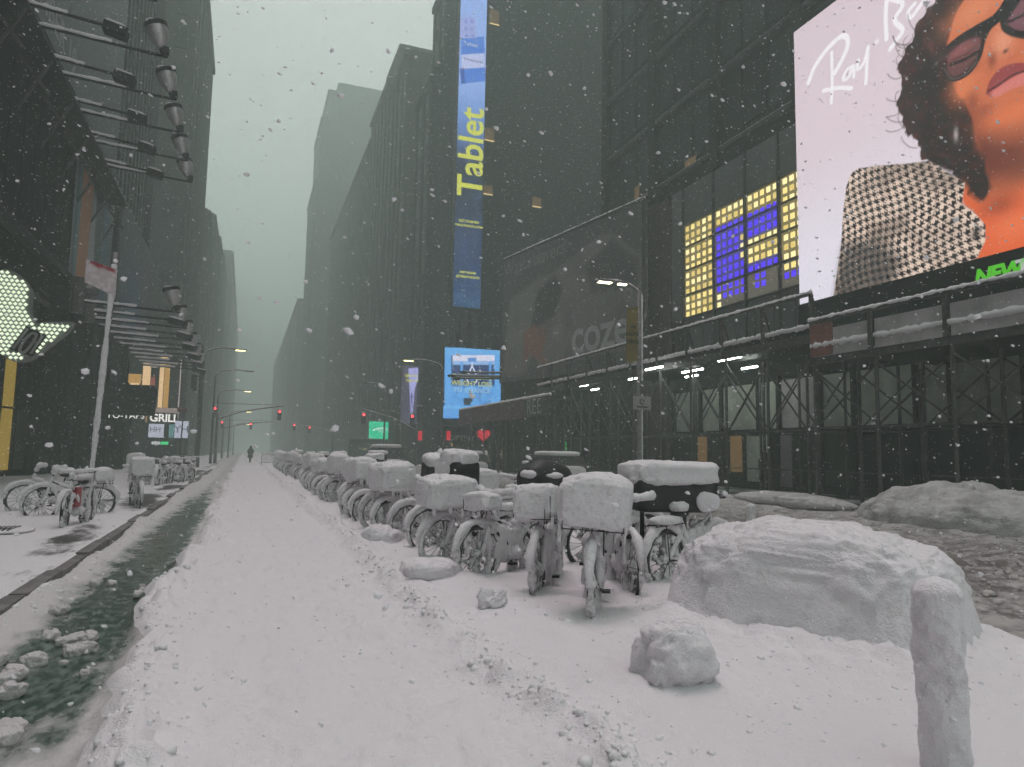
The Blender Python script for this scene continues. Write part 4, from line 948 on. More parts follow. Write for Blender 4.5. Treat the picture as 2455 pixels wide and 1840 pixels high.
def crust_disc(mb, c, r0, r1, keep, seed, th=.02, nr=9, na=44):
    """broken sheet of frozen snow stuck between the spokes"""
    rr = np.linspace(r0, r1, nr); aa = np.linspace(0, 2*np.pi, na, endpoint=False)
    RR, AA = np.meshgrid(rr, aa, indexing='ij'); x = RR*np.cos(AA); z = RR*np.sin(AA)
    h = th*(1+.9*fbm(x*14, z*14, seed=seed, oct=3)); msk = fbm(x*11+seed, z*11, seed=seed+1, oct=4)+.25*(1-(RR-r0)/(r1-r0))-.15*np.sin(AA)
    thr = np.quantile(msk, 1-keep)
    vs = [(c[0]+a, c[1]+s*b, c[2]+d) for s in (1, -1) for a, b, d in zip(x.ravel(), h.ravel(), z.ravel())]; N = nr*na; fs = []
    on = lambda i, k: msk[i, k % na] > thr
    for i in range(nr-1):
        for k in range(na):
            if on(i, k):
                a, b, e, f = i*na+k, i*na+(k+1) % na, (i+1)*na+(k+1) % na, (i+1)*na+k
                fs.append((a, b, e, f)); fs.append((N+a, N+f, N+e, N+b))
                if not on(i, k+1): fs.append((b, N+b, N+e, e))
                if not on(i, k-1): fs.append((a, f, N+f, N+a))
    mb.add(vs, fs)
WR = .34
def wheel_meshes(seed, keep):
    q = MB(); q.tube([(WR*math.cos(t), 0, WR*math.sin(t)) for t in np.linspace(0, 2*math.pi, 30, endpoint=False)], .026, 7, closed=True); ty = q.mesh('tyre'); ty.materials.append(RUBBER)
    q = MB()
    q.tube([((WR-.035)*math.cos(t), 0, (WR-.035)*math.sin(t)) for t in np.linspace(0, 2*math.pi, 30, endpoint=False)], .012, 6, closed=True)
    q.lathe([(.03, -.05), (.03, .05)], 8, M=Matrix.Rotation(math.pi/2, 3, 'X'))
    for k in range(18):
        t = 2*math.pi*k/18; s = .035*(1 if k % 2 else -1); q.bar((.025*math.cos(t+.5), s, .025*math.sin(t+.5)), ((WR-.035)*math.cos(t), 0, (WR-.035)*math.sin(t)), .006)
    sp = q.mesh('spokes'); sp.materials.append(SPOKE_M)
    q = MB(); crust_disc(q, (0, 0, 0), .06, WR-.03, keep, seed)
    lumpy_tube(q, [(WR*1.03*math.cos(t), .01, WR*1.03*math.sin(t)) for t in np.linspace(-1.05, 4.3, 30)], .030, .75, seed+2)
    lumpy(q, (0, 0, .01), (.16, .12, .15), .04, 12, seed+9, 2.2, 14, 9)
    cr = q.mesh('wheel_snow'); cr.materials.append(FROST)
    for m in (ty, sp, cr): m.polygons.foreach_set('use_smooth', [True]*len(m.polygons))
    return ty, sp, cr
WHEELS = [wheel_meshes(11*s+3, k) for s, k in enumerate((.30, .20, .42, .26))]
WHEELS_BARE = [wheel_meshes(71+s, k) for s, k in enumerate((.08, .14))]
HEAD_T, HEAD_B, BB, SEAT_T, RA, FA = (.36, 0, .90), (.41, 0, .66), (-.06, 0, .31), (-.22, 0, .80), (-.54, 0, WR), (.54, 0, WR)
TUBE_LIST = [(HEAD_T, HEAD_B), (HEAD_B, BB), ((.37, 0, .80), (-.16, 0, .55)), (BB, SEAT_T), (BB, (-.54, .05, WR)), (BB, (-.54, -.05, WR)), ((-.19, 0, .68), (-.54, .05, WR)), ((-.19, 0, .68), (-.54, -.05, WR))]
def _sm(m): m.polygons.foreach_set('use_smooth', [True]*len(m.polygons)); return m
def bike_meshes(v):
    d = {}; s = 100+v*13
    q = MB()
    for a, b in TUBE_LIST: q.tube([a, b], .017 if a != HEAD_B else .024, 8)
    q.box((.10, 0, .50), (.34, .09, .10), M=Matrix.Rotation(R_(-38), 3, 'Y')); d['frame'] = _sm(q.mesh('frame')); d['frame'].materials.append(FRAME_M)
    q = MB()
    for sy in (-.055, .055): q.tube([(.415, sy, .66), (.47, sy, .5), (.54, sy, WR)], .013, 7)
    q.box((.415, 0, .66), (.05, .13, .04)); d['fork'] = q.mesh('fork'); d['fork'].materials.append(FRAME_M)
    q = MB(); q.tube([HEAD_T, (.31, 0, 1.02)], .016, 7); q.tube([(.22, -.33, 1.08), (.30, -.2, 1.06), (.31, 0, 1.02), (.30, .2, 1.06), (.22, .33, 1.08)], .013, 7); d['handlebar'] = q.mesh('handlebar'); d['handlebar'].materials.append(FRAME_M)
    q = MB()
    for sy in (-1, 1): q.tube([(.27, sy*.25, 1.07), (.20, sy*.34, 1.08)], .02, 8)
    d['grip'] = q.mesh('grip'); d['grip'].materials.append(RUBBER)
    q = MB(); lumpy(q, (-.25, 0, .87), (.28, .17, .08), .006, 8, s, 2.5, 18, 10); q.tube([SEAT_T, (-.235, 0, .86)], .014, 7); d['saddle'] = _sm(q.mesh('saddle')); d['saddle'].materials.append(FRAME_M)
    q = MB(); q.lathe([(.09, -.004), (.09, .004)], 18, (BB[0], .06, BB[2]), Matrix.Rotation(math.pi/2, 3, 'X')); q.bar((BB[0], .07, BB[2]), (BB[0]+.12, .07, BB[2]-.11), .02); q.bar((BB[0], -.07, BB[2]), (BB[0]-.12, -.07, BB[2]+.11), .02)
    q.box((BB[0]+.12, .12, BB[2]-.11), (.09, .08, .025)); q.box((BB[0]-.12, -.12, BB[2]+.11), (.09, .08, .025)); d['crank'] = q.mesh('crank'); d['crank'].materials.append(FRAME_M)
    q = MB()
    for sy in (-.07, .07): q.tube([(-.22, sy, .76), (-.80, sy, .74)], .008, 6); q.tube([(-.54, sy, WR), (-.60, sy, .74)], .007, 6)
    for k in range(6): q.bar((-.28-.1*k, -.07, .755), (-.28-.1*k, .07, .755), .01)
    d['rear_rack'] = q.mesh('rear_rack'); d['rear_rack'].materials.append(FRAME_M)
    q = MB(); 
    for cx in (.54, -.54): q.tube([(cx+.385*math.cos(t), 0, WR+.385*math.sin(t)) for t in np.linspace(.35, 2.75, 14)], .018, 6)
    d['fender'] = _sm(q.mesh('fender')); d['fender'].materials.append(FRAME_M)
    # snow riding on every tube
    q = MB(); k = 0
    for a, b in TUBE_LIST:
        k += 1; o = np.array((0, 0, .018)); lumpy_tube(q, [np.array(a)+o, np.array(b)+o], .029, .85, s+k, freq=12)
    for cx in (.54, -.54): lumpy_tube(q, [(cx+.40*math.cos(t), 0, WR+.40*math.sin(t)) for t in np.linspace(.1, 3.0, 18)], .046, .4, s+k+int(cx*9))
    lumpy(q, (-.25, 0, .955), (.34, .22, .15), .05, 7, s+3, 2.4, 20, 12)
    for sy in (-1, 1): lumpy_tube(q, [(.20, sy*.36, 1.11), (.30, sy*.2, 1.09), (.31, 0, 1.07)], .042, .5, s+20+sy)
    lumpy_tube(q, [(.36, 0, .95), (.31, 0, 1.06)], .05, .4, s+31)
    lumpy(q, (BB[0], 0, BB[2]+.02), (.26, .2, .22), .09, 9, s+40, 2.0, 18, 12); lumpy(q, (.12, 0, .56), (.36, .14, .14), .05, 8, s+41, 2.4, 18, 10, M=Matrix.Rotation(R_(-38), 3, 'Y'))
    for sy in (-.06, .06): lumpy_tube(q, [(.42, sy, .68), (.48, sy, .5), (.54, sy*1.2, WR)], .028, .5, s+44)
    lumpy(q, (-.52, 0, .80), (.56, .20, .12), .05, 7, s+46, 2.6, 20, 10)
    roughen(q, .008, 30, s, (0, 0, .3)); d['snow'] = _sm(q.mesh('snow')); d['snow'].materials.append(SNOW_CRUST)
    return d
BIKE = [bike_meshes(v) for v in range(3)]
def basket_mesh(w, dpt, h, seed, amp=.05):
    q = MB(); w0, d0 = w, dpt; w, dpt = w*.94, dpt*.94
    for sx in (-1, 1):
        for k in range(7): y = -dpt/2+dpt*k/6; q.bar((sx*w/2, y, 0), (sx*w/2, y, h*.75), .008)
    for sy in (-1, 1):
        for k in range(7): x = -w/2+w*k/6; q.bar((x, sy*dpt/2, 0), (x, sy*dpt/2, h*.75), .008)
    for z in (0, h*.4, h*.75):
        q.bar((-w/2, -dpt/2, z), (w/2, -dpt/2, z), .01); q.bar((-w/2, dpt/2, z), (w/2, dpt/2, z), .01); q.bar((-w/2, -dpt/2, z), (-w/2, dpt/2, z), .01); q.bar((w/2, -dpt/2, z), (w/2, dpt/2, z), .01)
    for k in range(5): y = -dpt/2+dpt*k/4; q.bar((-w/2, y, -.005), (w/2, y, -.005), .008); q.bar((0, y, -.06), (0, y, .0), .01)
    b = q.mesh('basket'); b.materials.append(FRAME_M); w, dpt = w0, d0
    q = MB(); lumpy(q, (0, 0, h*.54), (w*1.14, dpt*1.14, h*1.12), amp*1.6, 3.4, seed, 6.5, 90, 52, oct=5)
    V = np.array(q.v); V[:, 2] += .07*np.exp(-(V[:, 0]/w*2.2)**2-(V[:, 1]/dpt*2.0)**2)*(V[:, 2] > h*.6); n_ = V-np.array((0, 0, h*.5)); n_ /= np.maximum(np.linalg.norm(n_, axis=1, keepdims=True), 1e-6)
    V += n_*(.028*fbm(V[:, 0]*22, V[:, 1]*22, V[:, 2]*22, seed=seed+7, oct=4)+.02*np.abs(fbm(V[:, 0]*8, V[:, 1]*8, V[:, 2]*5, seed=seed+8, oct=3)))[:, None]; q.v = [tuple(v) for v in V]
    rr = random.Random(seed)
    for k in range(10):          # icicles
        x, y = rr.uniform(-w/2, w/2), rr.choice((-1, 1))*dpt*.5; L = rr.uniform(.05, .20)
        lumpy_tube(q, [(x, y, .03), (x, y, .03-L*.6), (x+rr.uniform(-.01, .01), y, .03-L)], .018, .3, seed+k, step=.02, n=6)
    s = _sm(q.mesh('basket_snow')); s.materials.append(SNOW_CRUST); return b, s
BASK = {'wide': basket_mesh(.46, .60, .42, 5), 'mid': basket_mesh(.36, .44, .36, 9), 'low': basket_mesh(.32, .34, .22, 12, .06), 'long': basket_mesh(.50, .52, .36, 15)}
def bag_mesh(w, dpt, h, seed):
    q = MB(); lumpy(q, (0, 0, h/2), (w, dpt, h), .015, 5, seed, 9, 40, 22); b = _sm(q.mesh('delivery_box')); b.materials.append(BAG_M)
    q = MB(); lumpy(q, (0, 0, h+.04), (w*1.04, dpt*1.04, .24), .07, 5, seed+4, 4.0, 60, 26); roughen(q, .03, 12, seed, (0, 0, h))
    lumpy(q, (-w*.5, dpt*.1, h*.72), (.05, dpt*.8, h*.5), .05, 6, seed+6, 3, 20, 14)
    s = _sm(q.mesh('box_snow')); s.materials.append(SNOW); return b, s
BAGS = {'tall': bag_mesh(.50, .48, .52, 3), 'flat': bag_mesh(1.05, .62, .42, 8)}
def icelegs(seed):
    q = MB(); rr = random.Random(seed)
    for k in range(5):
        x = rr.uniform(-.5, .6); y = rr.uniform(-.07, .07); lumpy_tube(q, [(x, y, rr.uniform(.35, .8)), (x+rr.uniform(-.1, .1), y, .2), (x+rr.uniform(-.12, .12), y, -.02)], rr.uniform(.03, .055), .5, seed+k)
    lumpy(q, (.05, 0, .45), (.5, .12, .42), .14, 5, seed+9, 2.2, 26, 16); roughen(q, .015, 20, seed, (0, 0, .3)); m = _sm(q.mesh('snow_clot')); m.materials.append(SNOW_CRUST); return m
CLOT = [icelegs(3), icelegs(17)]
nb = 0
def bike(x, y, heading, label, front=None, rear=None, group='snow buried bicycles', near=True, lean=0., heavy=False, fs=1.0, bare=False, red=False, steer=0., sink=.10, wheel=None):
    """heading: compass-like angle of the front wheel, degrees from +X"""
    global nb
    k = nb; nb += 1; z = gz(x, y)-sink
    t = thing('bicycle', label, 'bicycle', (x, y, z), 0, group); t.rotation_euler = (R_(lean), 0, R_(heading))
    d = BIKE[k % 3]; W = (WHEELS_BARE if bare else WHEELS)
    for j, cx in enumerate((.54, -.54)):
        ty, sp, cr = W[(wheel if wheel is not None else k+j*2+j) % len(W)]
        wh = link('front_wheel' if j == 0 else 'rear_wheel', ty, t, (cx, 0, WR), (0, (k*1.3) % .6-.3, R_(steer) if j == 0 else 0))
        link('spokes', sp, wh); link('wheel_snow', cr, wh)
    for n in ('frame', 'fork', 'handlebar', 'saddle')+(('crank', 'rear_rack', 'fender', 'grip') if near else ()): link(n, d[n], t)
    link('snow', d['snow'], t)
    if heavy: link('snow', CLOT[k % 2], t)
    if red: boxpart('frame_panel', RED_M, t, (-.02, -.06, .42), (.24, .06, .78))
    if front:
        b, s = BASK[front]; vr = random.Random(k*7+1); bo = link('basket', b, t, (.50, 0, .86), (R_(vr.uniform(-4, 4)), R_(vr.uniform(-5, 5)), (k % 2)*math.pi+R_(vr.uniform(-8, 8))), (fs*vr.uniform(.86, 1.12), fs*vr.uniform(.84, 1.10), fs*vr.uniform(.78, 1.12))); link('basket_snow', s, bo)
    if rear in BASK:
        b, s = BASK[rear]; bo = link('basket', b, t, (-.60, 0, .80), None, (fs, fs, fs)); link('basket_snow', s, bo)
    elif rear in BAGS:
        b, s = BAGS[rear]; bo = link('delivery_box', b, t, (-.58, 0, .76), None, (fs, fs, fs)); link('box_snow', s, bo)
    return t
def put(fx, fy, heading, *a, **k):         # place by where the front wheel stands
    h = R_(heading); return bike(fx-.54*math.cos(h), fy-.54*math.sin(h), heading, *a, **k)
put(3.06, 6.0, 240, 'nearest bicycle with the largest snow-caked front basket and icicles', front='wide', heavy=True, wheel=2, fs=1.02)
put(2.98, 7.1, 236, 'bicycle with square snow-caked basket just behind the nearest one', front='mid', heavy=True, fs=1.0)
put(2.72, 8.35, 205, 'bicycle with low snow-loaded rack beside the square basket bicycle', front='low', heavy=True)
put(2.58, 9.45, 196, 'bicycle with broad snow-capped basket beside the black delivery box', front='long', fs=1.08)
put(2.72, 10.9, 198, 'bicycle carrying the tall black delivery box with snow on top', front=None, rear=None)
o5 = nb
b, s = BAGS['tall']; dbk = thing('delivery_box', 'tall black delivery box with snow lid resting on a bicycle rack', 'box', (3.05, 10.4, gz(3.05, 10.4)+.80), R_(20)); link('box_body', b, dbk); link('box_snow', s, dbk)
put(4.35, 8.3, 250, 'bicycle with snow-piled handlebars behind the large baskets', heavy=True)
bike(5.0, 9.0, 10, 'bicycle draped in a black cover on the road side of the row', near=True, heavy=True)
q = MB(); lumpy(q, (0, 0, 0), (.95, .55, .62), .07, 3, 33, 2.4, 36, 20)
cv = q.build('bike_cover', BAG_M, None, smooth=True, loc=(4.55, 10.6, gz(4.6, 10.6)+1.02)); tag(cv, 'black domed handlebar cover with a star of snow, between bicycles', 'cover')
q = MB(); lumpy(q, (-.34, -.16, .12), (.22, .30, .14), .06, 6, 3, 2, 20, 12); lumpy(q, (.05, -.24, .10), (.30, .14, .1), .05, 6, 5, 2, 20, 12); q.build('cover_snow', SNOW, cv, smooth=True)['kind'] = 'stuff'
put(5.75, 7.75, 20, 'bicycle under the long black cargo box at the road side', heavy=True)
b, s = BAGS['flat']; cb = thing('cargo_box', 'long black cargo box under a thick slab of snow on road side', 'box', (5.05, 7.75, gz(5, 7.7)+.78), R_(-12)); link('box_body', b, cb)
q = MB(); lumpy(q, (0, 0, .47), (1.14, .72, .30), .12, 2.6, 91, 4.5, 90, 40, oct=5); roughen(q, .035, 11, 93, (0, 0, .4)); lumpy(q, (.36, -.30, .14), (.30, .10, .26), .05, 6, 92, 2.6, 24, 14); m_ = _sm(q.mesh('box_snow')); m_.materials.append(SNOW); link('box_snow', m_, cb)
q = MB(); q.tube([(.1, -.2, -.7), (.1, -.2, 0)], .03, 7); q.tube([(-.3, .2, -.7), (-.3, .2, 0)], .03, 7); q.build('stand', FRAME_M, cb)
put(4.0, 6.9, 255, 'bicycle with arched snow-coated wheel beside the block', heavy=True, wheel=0)
def ordinal(n):
    a = 'first second third fourth fifth sixth seventh eighth ninth tenth eleventh twelfth thirteenth fourteenth fifteenth sixteenth seventeenth eighteenth nineteenth'.split()
    if n < 20: return a[n-1]
    t = {2: ('twenty', 'twentieth'), 3: ('thirty', 'thirtieth'), 4: ('forty', 'fortieth'), 5: ('fifty', 'fiftieth')}[n//10]
    return t[1] if n % 10 == 0 else t[0]+'-'+a[n % 10-1]
seq = [None, 'long', 'mid', None, 'wide', 'long', None, 'mid', 'long', 'wide', None, 'mid']
rr = random.Random(12); y = 12.1; k = 0
while y < 62:
    fr = seq[k % len(seq)]
    lab = '%s bicycle beyond the black delivery box in the long row, %s' % (ordinal(k+1), ('basket heaped with snow' if fr else 'handlebars thick with snow'))
    put(2.66+rr.uniform(-.22, .22), y+rr.uniform(-.1, .1), 190+rr.uniform(-14, 22), lab, front=fr, rear=(None, None, 'tall', None, 'low', None, None)[k % 7], near=y < 24, heavy=y < 20 and k % 2 == 0, fs=rr.uniform(.95, 1.12), lean=rr.uniform(-8, 8))
    y += .82+rr.uniform(0, .25) if y < 26 else 1.15; k += 1
for i, y in enumerate((12.0, 13.6, 15.3, 17.2, 19.3, 21.6, 24.2, 27.2)):
    put(5.4+rr.uniform(-.1, .1), y, 8+rr.uniform(-12, 12), '%s bicycle in the back row on the road side, counted from the near end' % ords[i], rear='long' if i % 2 else None, near=i < 4, heavy=False)
q = MB(); lumpy(q, (0, 0, 0), (.6, .4, .5), .05, 4, 51, 3, 30, 16); cv = q.build('bike_cover', BAG_M, None, smooth=True, loc=(4.3, 24.5, 1.3)); tag(cv, 'small black hooded cover above the far bicycle row', 'cover')
q = MB(); lumpy(q, (0, 0, .24), (.66, .46, .16), .05, 5, 52, 3, 24, 12); q.build('cover_snow', SNOW, cv, smooth=True)
# left sidewalk
G2 = 'bicycles on the left sidewalk'
put(-2.95, 14.9, 262, 'frosted bicycle leaning at the left signpost with bare dark tyre', group=G2, bare=True, red=True, steer=10)
put(-3.9, 17.4, 205, 'bicycle with white fender left of the signpost', group=G2, bare=True, rear='low')
put(-4.5, 18.6, 200, 'bicycle with wide tyre at the far left of the signpost group', group=G2, bare=True)
put(-2.3, 19.3, 285, 'bicycle with dark wheel just right of the signpost', group=G2, bare=True, front='mid')
for i, (x, y, h, f) in enumerate(((-3.7, 29.5, 255, 'mid'), (-3.0, 30.0, 262, None), (-2.75, 31.6, 250, None), (-2.6, 33.4, 245, None), (-2.9, 35.5, 300, 'low'), (-2.4, 38.0, 265, None))):
    put(x, y, h, '%s bicycle from the near end of the farther left sidewalk group' % ords[i], front=f, group=G2, bare=True, near=False)

# ------------------------------------------------------------------ smaller screens and signs on the right
def neg(o): o_ = o.location; return (-o_.x, -o_.y, -o_.z)
ts = thing('vertical_screen', 'tall narrow blue vertical screen with yellow Tablet lettering', 'screen', (18.0, 60.2, 14.5))
boxpart('cabinet', BLACK, ts, rel(ts, (16.66, 60.02, 14.4)), rel(ts, (19.32, 60.9, 52)))
T = Art((16.7, 60.0, 14.5), (1, 0, 0), (0, 0, 1), 2.56, 37.2, 40, 420, (26, 50, 92))
T.mix(sstep(5, 11, T.v), (20, 32, 56)); T.mix(sstep(12.5, 18.5, T.v), (104, 144, 212)); T.mix(sstep(17, 22, T.v), (146, 178, 240)); T.mix(.4*sstep(3.5, 0, T.v), (30, 92, 132))
def tp(*P): return [T.ptf(*p) for p in P]
T.poly(tp((1106, 92), (1160, 88), (1166, 195), (1105, 202)), (66, 122, 214), soft=.1); T.poly(tp((1106, 132), (1162, 128), (1164, 162), (1106, 166)), (186, 196, 238), soft=.1); T.poly(tp((1102, 165), (1112, 165), (1116, 200), (1106, 202)), (40, 84, 170), soft=.1)
T.poly(tp((1104, 42), (1140, 42), (1142, 92), (1104, 92)), (158, 168, 226), soft=.1)
for (px, py) in ((1117, 52), (1131, 52), (1117, 70), (1131, 70), (1119, 86), (1133, 86)): T.blob(T.ptf(px, py), (.26, .30), (84, 108, 200), 1, 3)
T.mix(.25*np.clip(fbm(T.u*2, T.v*2, seed=7), 0, 1), (90, 130, 190))
SCR2 = emit_vcol('vertical_screen_picture', 1.12, 14); T.build('screen_picture', SCR2, ts).location = neg(ts)
YEL = emit('yellow_led_letter', (.82, .86, .10), .85); DKL = emit('dark_led_letter', (.04, .06, .14), .5); WLED = emit('white_led_letter', (.75, .82, .95), .8)
text_on('lettering', 'Tablet', rel(ts, (18.12, 60.0, 28.9)), (0, 0, 1), (-1, 0, 0), YEL, ts, off=.04, size=3.35, bold=.06, xscale=.98)
for s_, z, sz in (('GET STARTED', 22.35, .30), ('TABLETHEALTH.COM', 21.95, .27), ('INSTAGRAM', 17.65, .27), ('@TABLETHEALTH', 17.25, .27)):
    text_on('lettering', s_, rel(ts, (18.0, 60.0, z)), (1, 0, 0), (0, 0, 1), YEL, ts, off=.04, size=sz, bold=.008)
text_on('lettering', 'Tablet', rel(ts, (17.75, 60.0, 39.2)), (1, 0, 0), (0, 0, 1), WLED, ts, off=.04, size=.55); text_on('lettering', 'Tirzepatide', rel(ts, (18.05, 60.0, 37.7)), (1, 0, 0), (0, 0, 1), DKL, ts, off=.04, size=.42)

cs_ = thing('claw_screen', 'bright blue screen picturing a claw machine full of pills', 'screen', (18.3, 58.8, 4.5))
boxpart('cabinet', BLACK, cs_, rel(cs_, (15.75, 58.62, 4.4)), rel(cs_, (20.9, 59.2, 10.6)))
K = Art((15.7, 58.6, 4.4), (1, 0, 0), (0, 0, 1), 5.2, 6.2, 130, 150, (30, 62, 118))
def kp(*P): return [K.ptf(*p) for p in P]
def kr(a, b, c, d, col, s=.06): K.poly(kp((a, b), (c, b), (c, d), (a, d)), col, soft=s)
kr(1085, 848, 1188, 868, (222, 224, 246)); kr(1085, 866, 1190, 885, (150, 190, 240)); K.poly(kp((1085, 875), (1185, 875), (1178, 905), (1090, 905)), (38, 64, 116), soft=.1)
rr = random.Random(6)
kr(1074, 925, 1190, 990, (92, 168, 236), .3)
for _ in range(60): c = (rr.uniform(1078, 1185), rr.uniform(928, 980)); K.blob(K.ptf(*c), (.30, .24), rr.choice(((70, 140, 216), (124, 192, 246), (96, 172, 236), (60, 124, 200))), .9, 2.5)
kr(1104, 868, 1110, 930, (90, 160, 230)); kr(1172, 868, 1178, 930, (90, 160, 230))
for (a, c) in ((1066, 1082), (1186, 1200)): kr(a, 846, c, 985, (98, 172, 238)); 
kr(1064, 834, 1202, 852, (104, 178, 240)); kr(1060, 974, 1100, 1003, (92, 164, 232)); kr(1060, 974, 1200, 980, (110, 184, 244))
K.stroke(kp((1132, 855), (1132, 880)), .14, (200, 215, 250)); kr(1122, 858, 1142, 868, (80, 140, 210))
for sg in (-1, 1): K.stroke(kp(*[tuple(p) for p in smoothline([(1132, 878), (1132+sg*8, 895), (1132+sg*12, 908), (1132+sg*9, 918)], 4)]), .11, (226, 232, 252))
K.blob(K.ptf(1132, 908), (.36, .36), (70, 150, 226), 1, 4); kr(1112, 955, 1128, 972, (40, 52, 66), .1); kr(1126, 942, 1132, 965, (40, 52, 66), .1)
SCR3 = emit_vcol('claw_screen_picture', 1.08, 20); K.build('screen_picture', SCR3, cs_).location = neg(cs_)
YL2 = emit('yellow_led_letter2', (.72, .76, .24), .8); BL2 = emit('pale_blue_led_letter', (.45, .72, .96), .8)
for s_, px, py, m in (("DON'T LEAVE", 1132, 905, YL2), ('WEIGHT LOSS', 1131, 921, YL2), ('TO CHANCE', 1131, 937, BL2)):
    u, v = K.ptf(px, py); text_on('lettering', s_, rel(cs_, (15.7+u, 58.6, 4.4+v)), (1, 0, 0), (0, 0, 1), m, cs_, off=.03, size=.58, bold=.012)
hs_ = thing('small_screen', 'narrow lavender screen with yellow Higher life lettering', 'screen', (16.6, 75, 4.6))
boxpart('cabinet', BLACK, hs_, rel(hs_, (15.4, 75.02, 4.5)), rel(hs_, (17.85, 75.5, 10.8)))
Q_ = Art((15.4, 75, 4.5), (1, 0, 0), (0, 0, 1), 2.4, 6.3, 50, 120, (58, 54, 74))
def qp(*P): return [Q_.ptf(*p) for p in P]
Q_.mix(.5*np.clip(fbm(Q_.u*3, Q_.v*.6, seed=3)+.3, 0, 1), (94, 90, 116)); Q_.poly(qp((979, 884), (1003, 882), (1003, 905), (994, 935), (990, 990), (984, 990), (982, 935), (980, 905)), (168, 168, 228), soft=.12)
Q_.stroke(qp((987, 945), (987, 962)), .16, (60, 66, 120)); Q_.stroke(qp((978, 954), (987, 950), (994, 951)), .07, (60, 66, 120)); Q_.stroke(qp((986, 962), (985, 982)), .07, (44, 46, 80)); Q_.stroke(qp((988, 962), (990, 980)), .07, (44, 46, 80)); Q_.blob(Q_.ptf(987, 942), (.1, .12), (50, 50, 90), 1, 3)
SCR4 = emit_vcol('small_screen_picture', 1.1); Q_.build('screen_picture', SCR4, hs_).location = neg(hs_)
for s_, py in (('Lighter body', 901), ('Higher life', 913)):
    u, v = Q_.ptf(989, py); text_on('lettering', s_, rel(hs_, (15.4+u, 75, 4.5+v)), (1, 0, 0), (0, 0, 1), YEL, hs_, off=.03, size=.42, bold=.01, xscale=.8)
mg = thing('green_screen', 'bright green screen with white arched MARGARITAVILLE lettering', 'screen', (16.2, 90, 3.1))
boxpart('panel', emit('green_screen_face', (.0, .72, .36), .92), mg, rel(mg, (14.6, 90, 3.1)), rel(mg, (17.75, 90.3, 5.28)))
WL3 = emit('white_sign_letter', (.9, 1, .95), 1.0)
for i, ch in enumerate('MARGARITAVILLE'):
    a = (i-6.5)/6.5; text_on('lettering', ch, rel(mg, (16.15+a*.95, 90, 4.42-.22*a*a)), (math.cos(.35*a), 0, -math.sin(.35*a)), (math.sin(.35*a), 0, math.cos(.35*a)), WL3, mg, off=.03, size=.30, bold=.01)
text_on('lettering', 'Resort', rel(mg, (16.15, 90, 4.12)), (1, 0, 0), (0, 0, 1), WL3, mg, off=.03, size=.28); text_on('lettering', 'TIMES SQUARE', rel(mg, (16.15, 90, 3.92)), (1, 0, 0), (0, 0, 1), WL3, mg, off=.03, size=.12)
gf = thing('street_sign', 'small dim GIFTS sign beside the green screen', 'sign', (18.3, 88, 3.1)); boxpart('board', mat('dim_green_board', (.03, .07, .05), .6), gf, (-.75, 0, 0), (.75, .1, 1.0))
text_on('lettering', 'NY GIFTS', (0, 0, .62), (1, 0, 0), (0, 0, 1), mat('pale_sign_letter', (.45, .48, .42), .6), gf, size=.32)
# gift shop under the claw screen
gsn = thing('gift_shop', 'gift shop front with glowing red heart sign and dim goods', 'shop front', (17.6, 57, 0))
boxpart('wall', BLACK, gsn, rel(gsn, (15.2, 57.2, .1)), rel(gsn, (21.4, 58.4, 3.7)))
REDG = emit('red_heart_glow', (.75, .02, .05), .75)
hp_ = [(.0, -.62)]+[(.62*math.sin(a)**3, .56*(13*math.cos(a)-5*math.cos(2*a)-2*math.cos(3*a)-math.cos(4*a))/16) for a in np.linspace(2.9, -2.9, 22)]
p = at(1160, 1043, y=57); q = MB(); q.prism([(a, b) for a, b in hp_], rel(gsn, (p.x, 57.1, p.z)), (1, 0, 0), (0, 0, 1), (0, .08, 0)); q.build('heart_sign', REDG, gsn, fix=True)
for px in (1008, 1076):
    p = at(px, 1045, y=57); boxpart('red_sign', REDG, gsn, rel(gsn, (p.x-.16, 57.05, p.z-.38)), rel(gsn, (p.x+.16, 57.14, p.z+.38)))
text_on('lettering', 'GIFTS', rel(gsn, (16.6, 57.1, 2.75)), (1, 0, 0), (0, 0, 1), mat('pale_sign_letter', (.45, .48, .42), .6), gsn, off=.03, size=.6); text_on('lettering', 'NY', rel(gsn, (18.25-.6, 57.1, 2.75)), (1, 0, 0), (0, 0, 1), MATS['pale_sign_letter'], gsn, off=.03, size=.6)
rr = random.Random(2)
SHOPG = [emit('shop_glow_%s' % n, c, .5) for n, c in (('warm', (.50, .40, .20)), ('white', (.5, .52, .46)), ('dim', (.16, .15, .10)))]
for k in range(34):
    x = rr.uniform(15.3, 21.2); z = rr.uniform(.4, 2.2); w, h = rr.uniform(.05, .22), rr.uniform(.06, .5)
    boxpart('shelf_glow', SHOPG[rr.choice((0, 1, 2, 2, 2))], gsn, rel(gsn, (x, 57.14, z)), rel(gsn, (x+w, 57.18, z+h)))
sh2 = thing('shop_front', 'row of dim lit shop windows beyond the gift shop', 'shop front', (15.5, 88, 0))
boxpart('wall', BLACK, sh2, rel(sh2, (12.5, 92, .1)), rel(sh2, (17, 92.5, 3.0)))
for k in range(14):
    x = rr.uniform(12.6, 16.8); z = rr.uniform(.5, 2.2); boxpart('window_glow', SHOPG[k % 3], sh2, rel(sh2, (x, 91.9, z)), rel(sh2, (x+rr.uniform(.1, .6), 91.98, z+rr.uniform(.1, .4))))
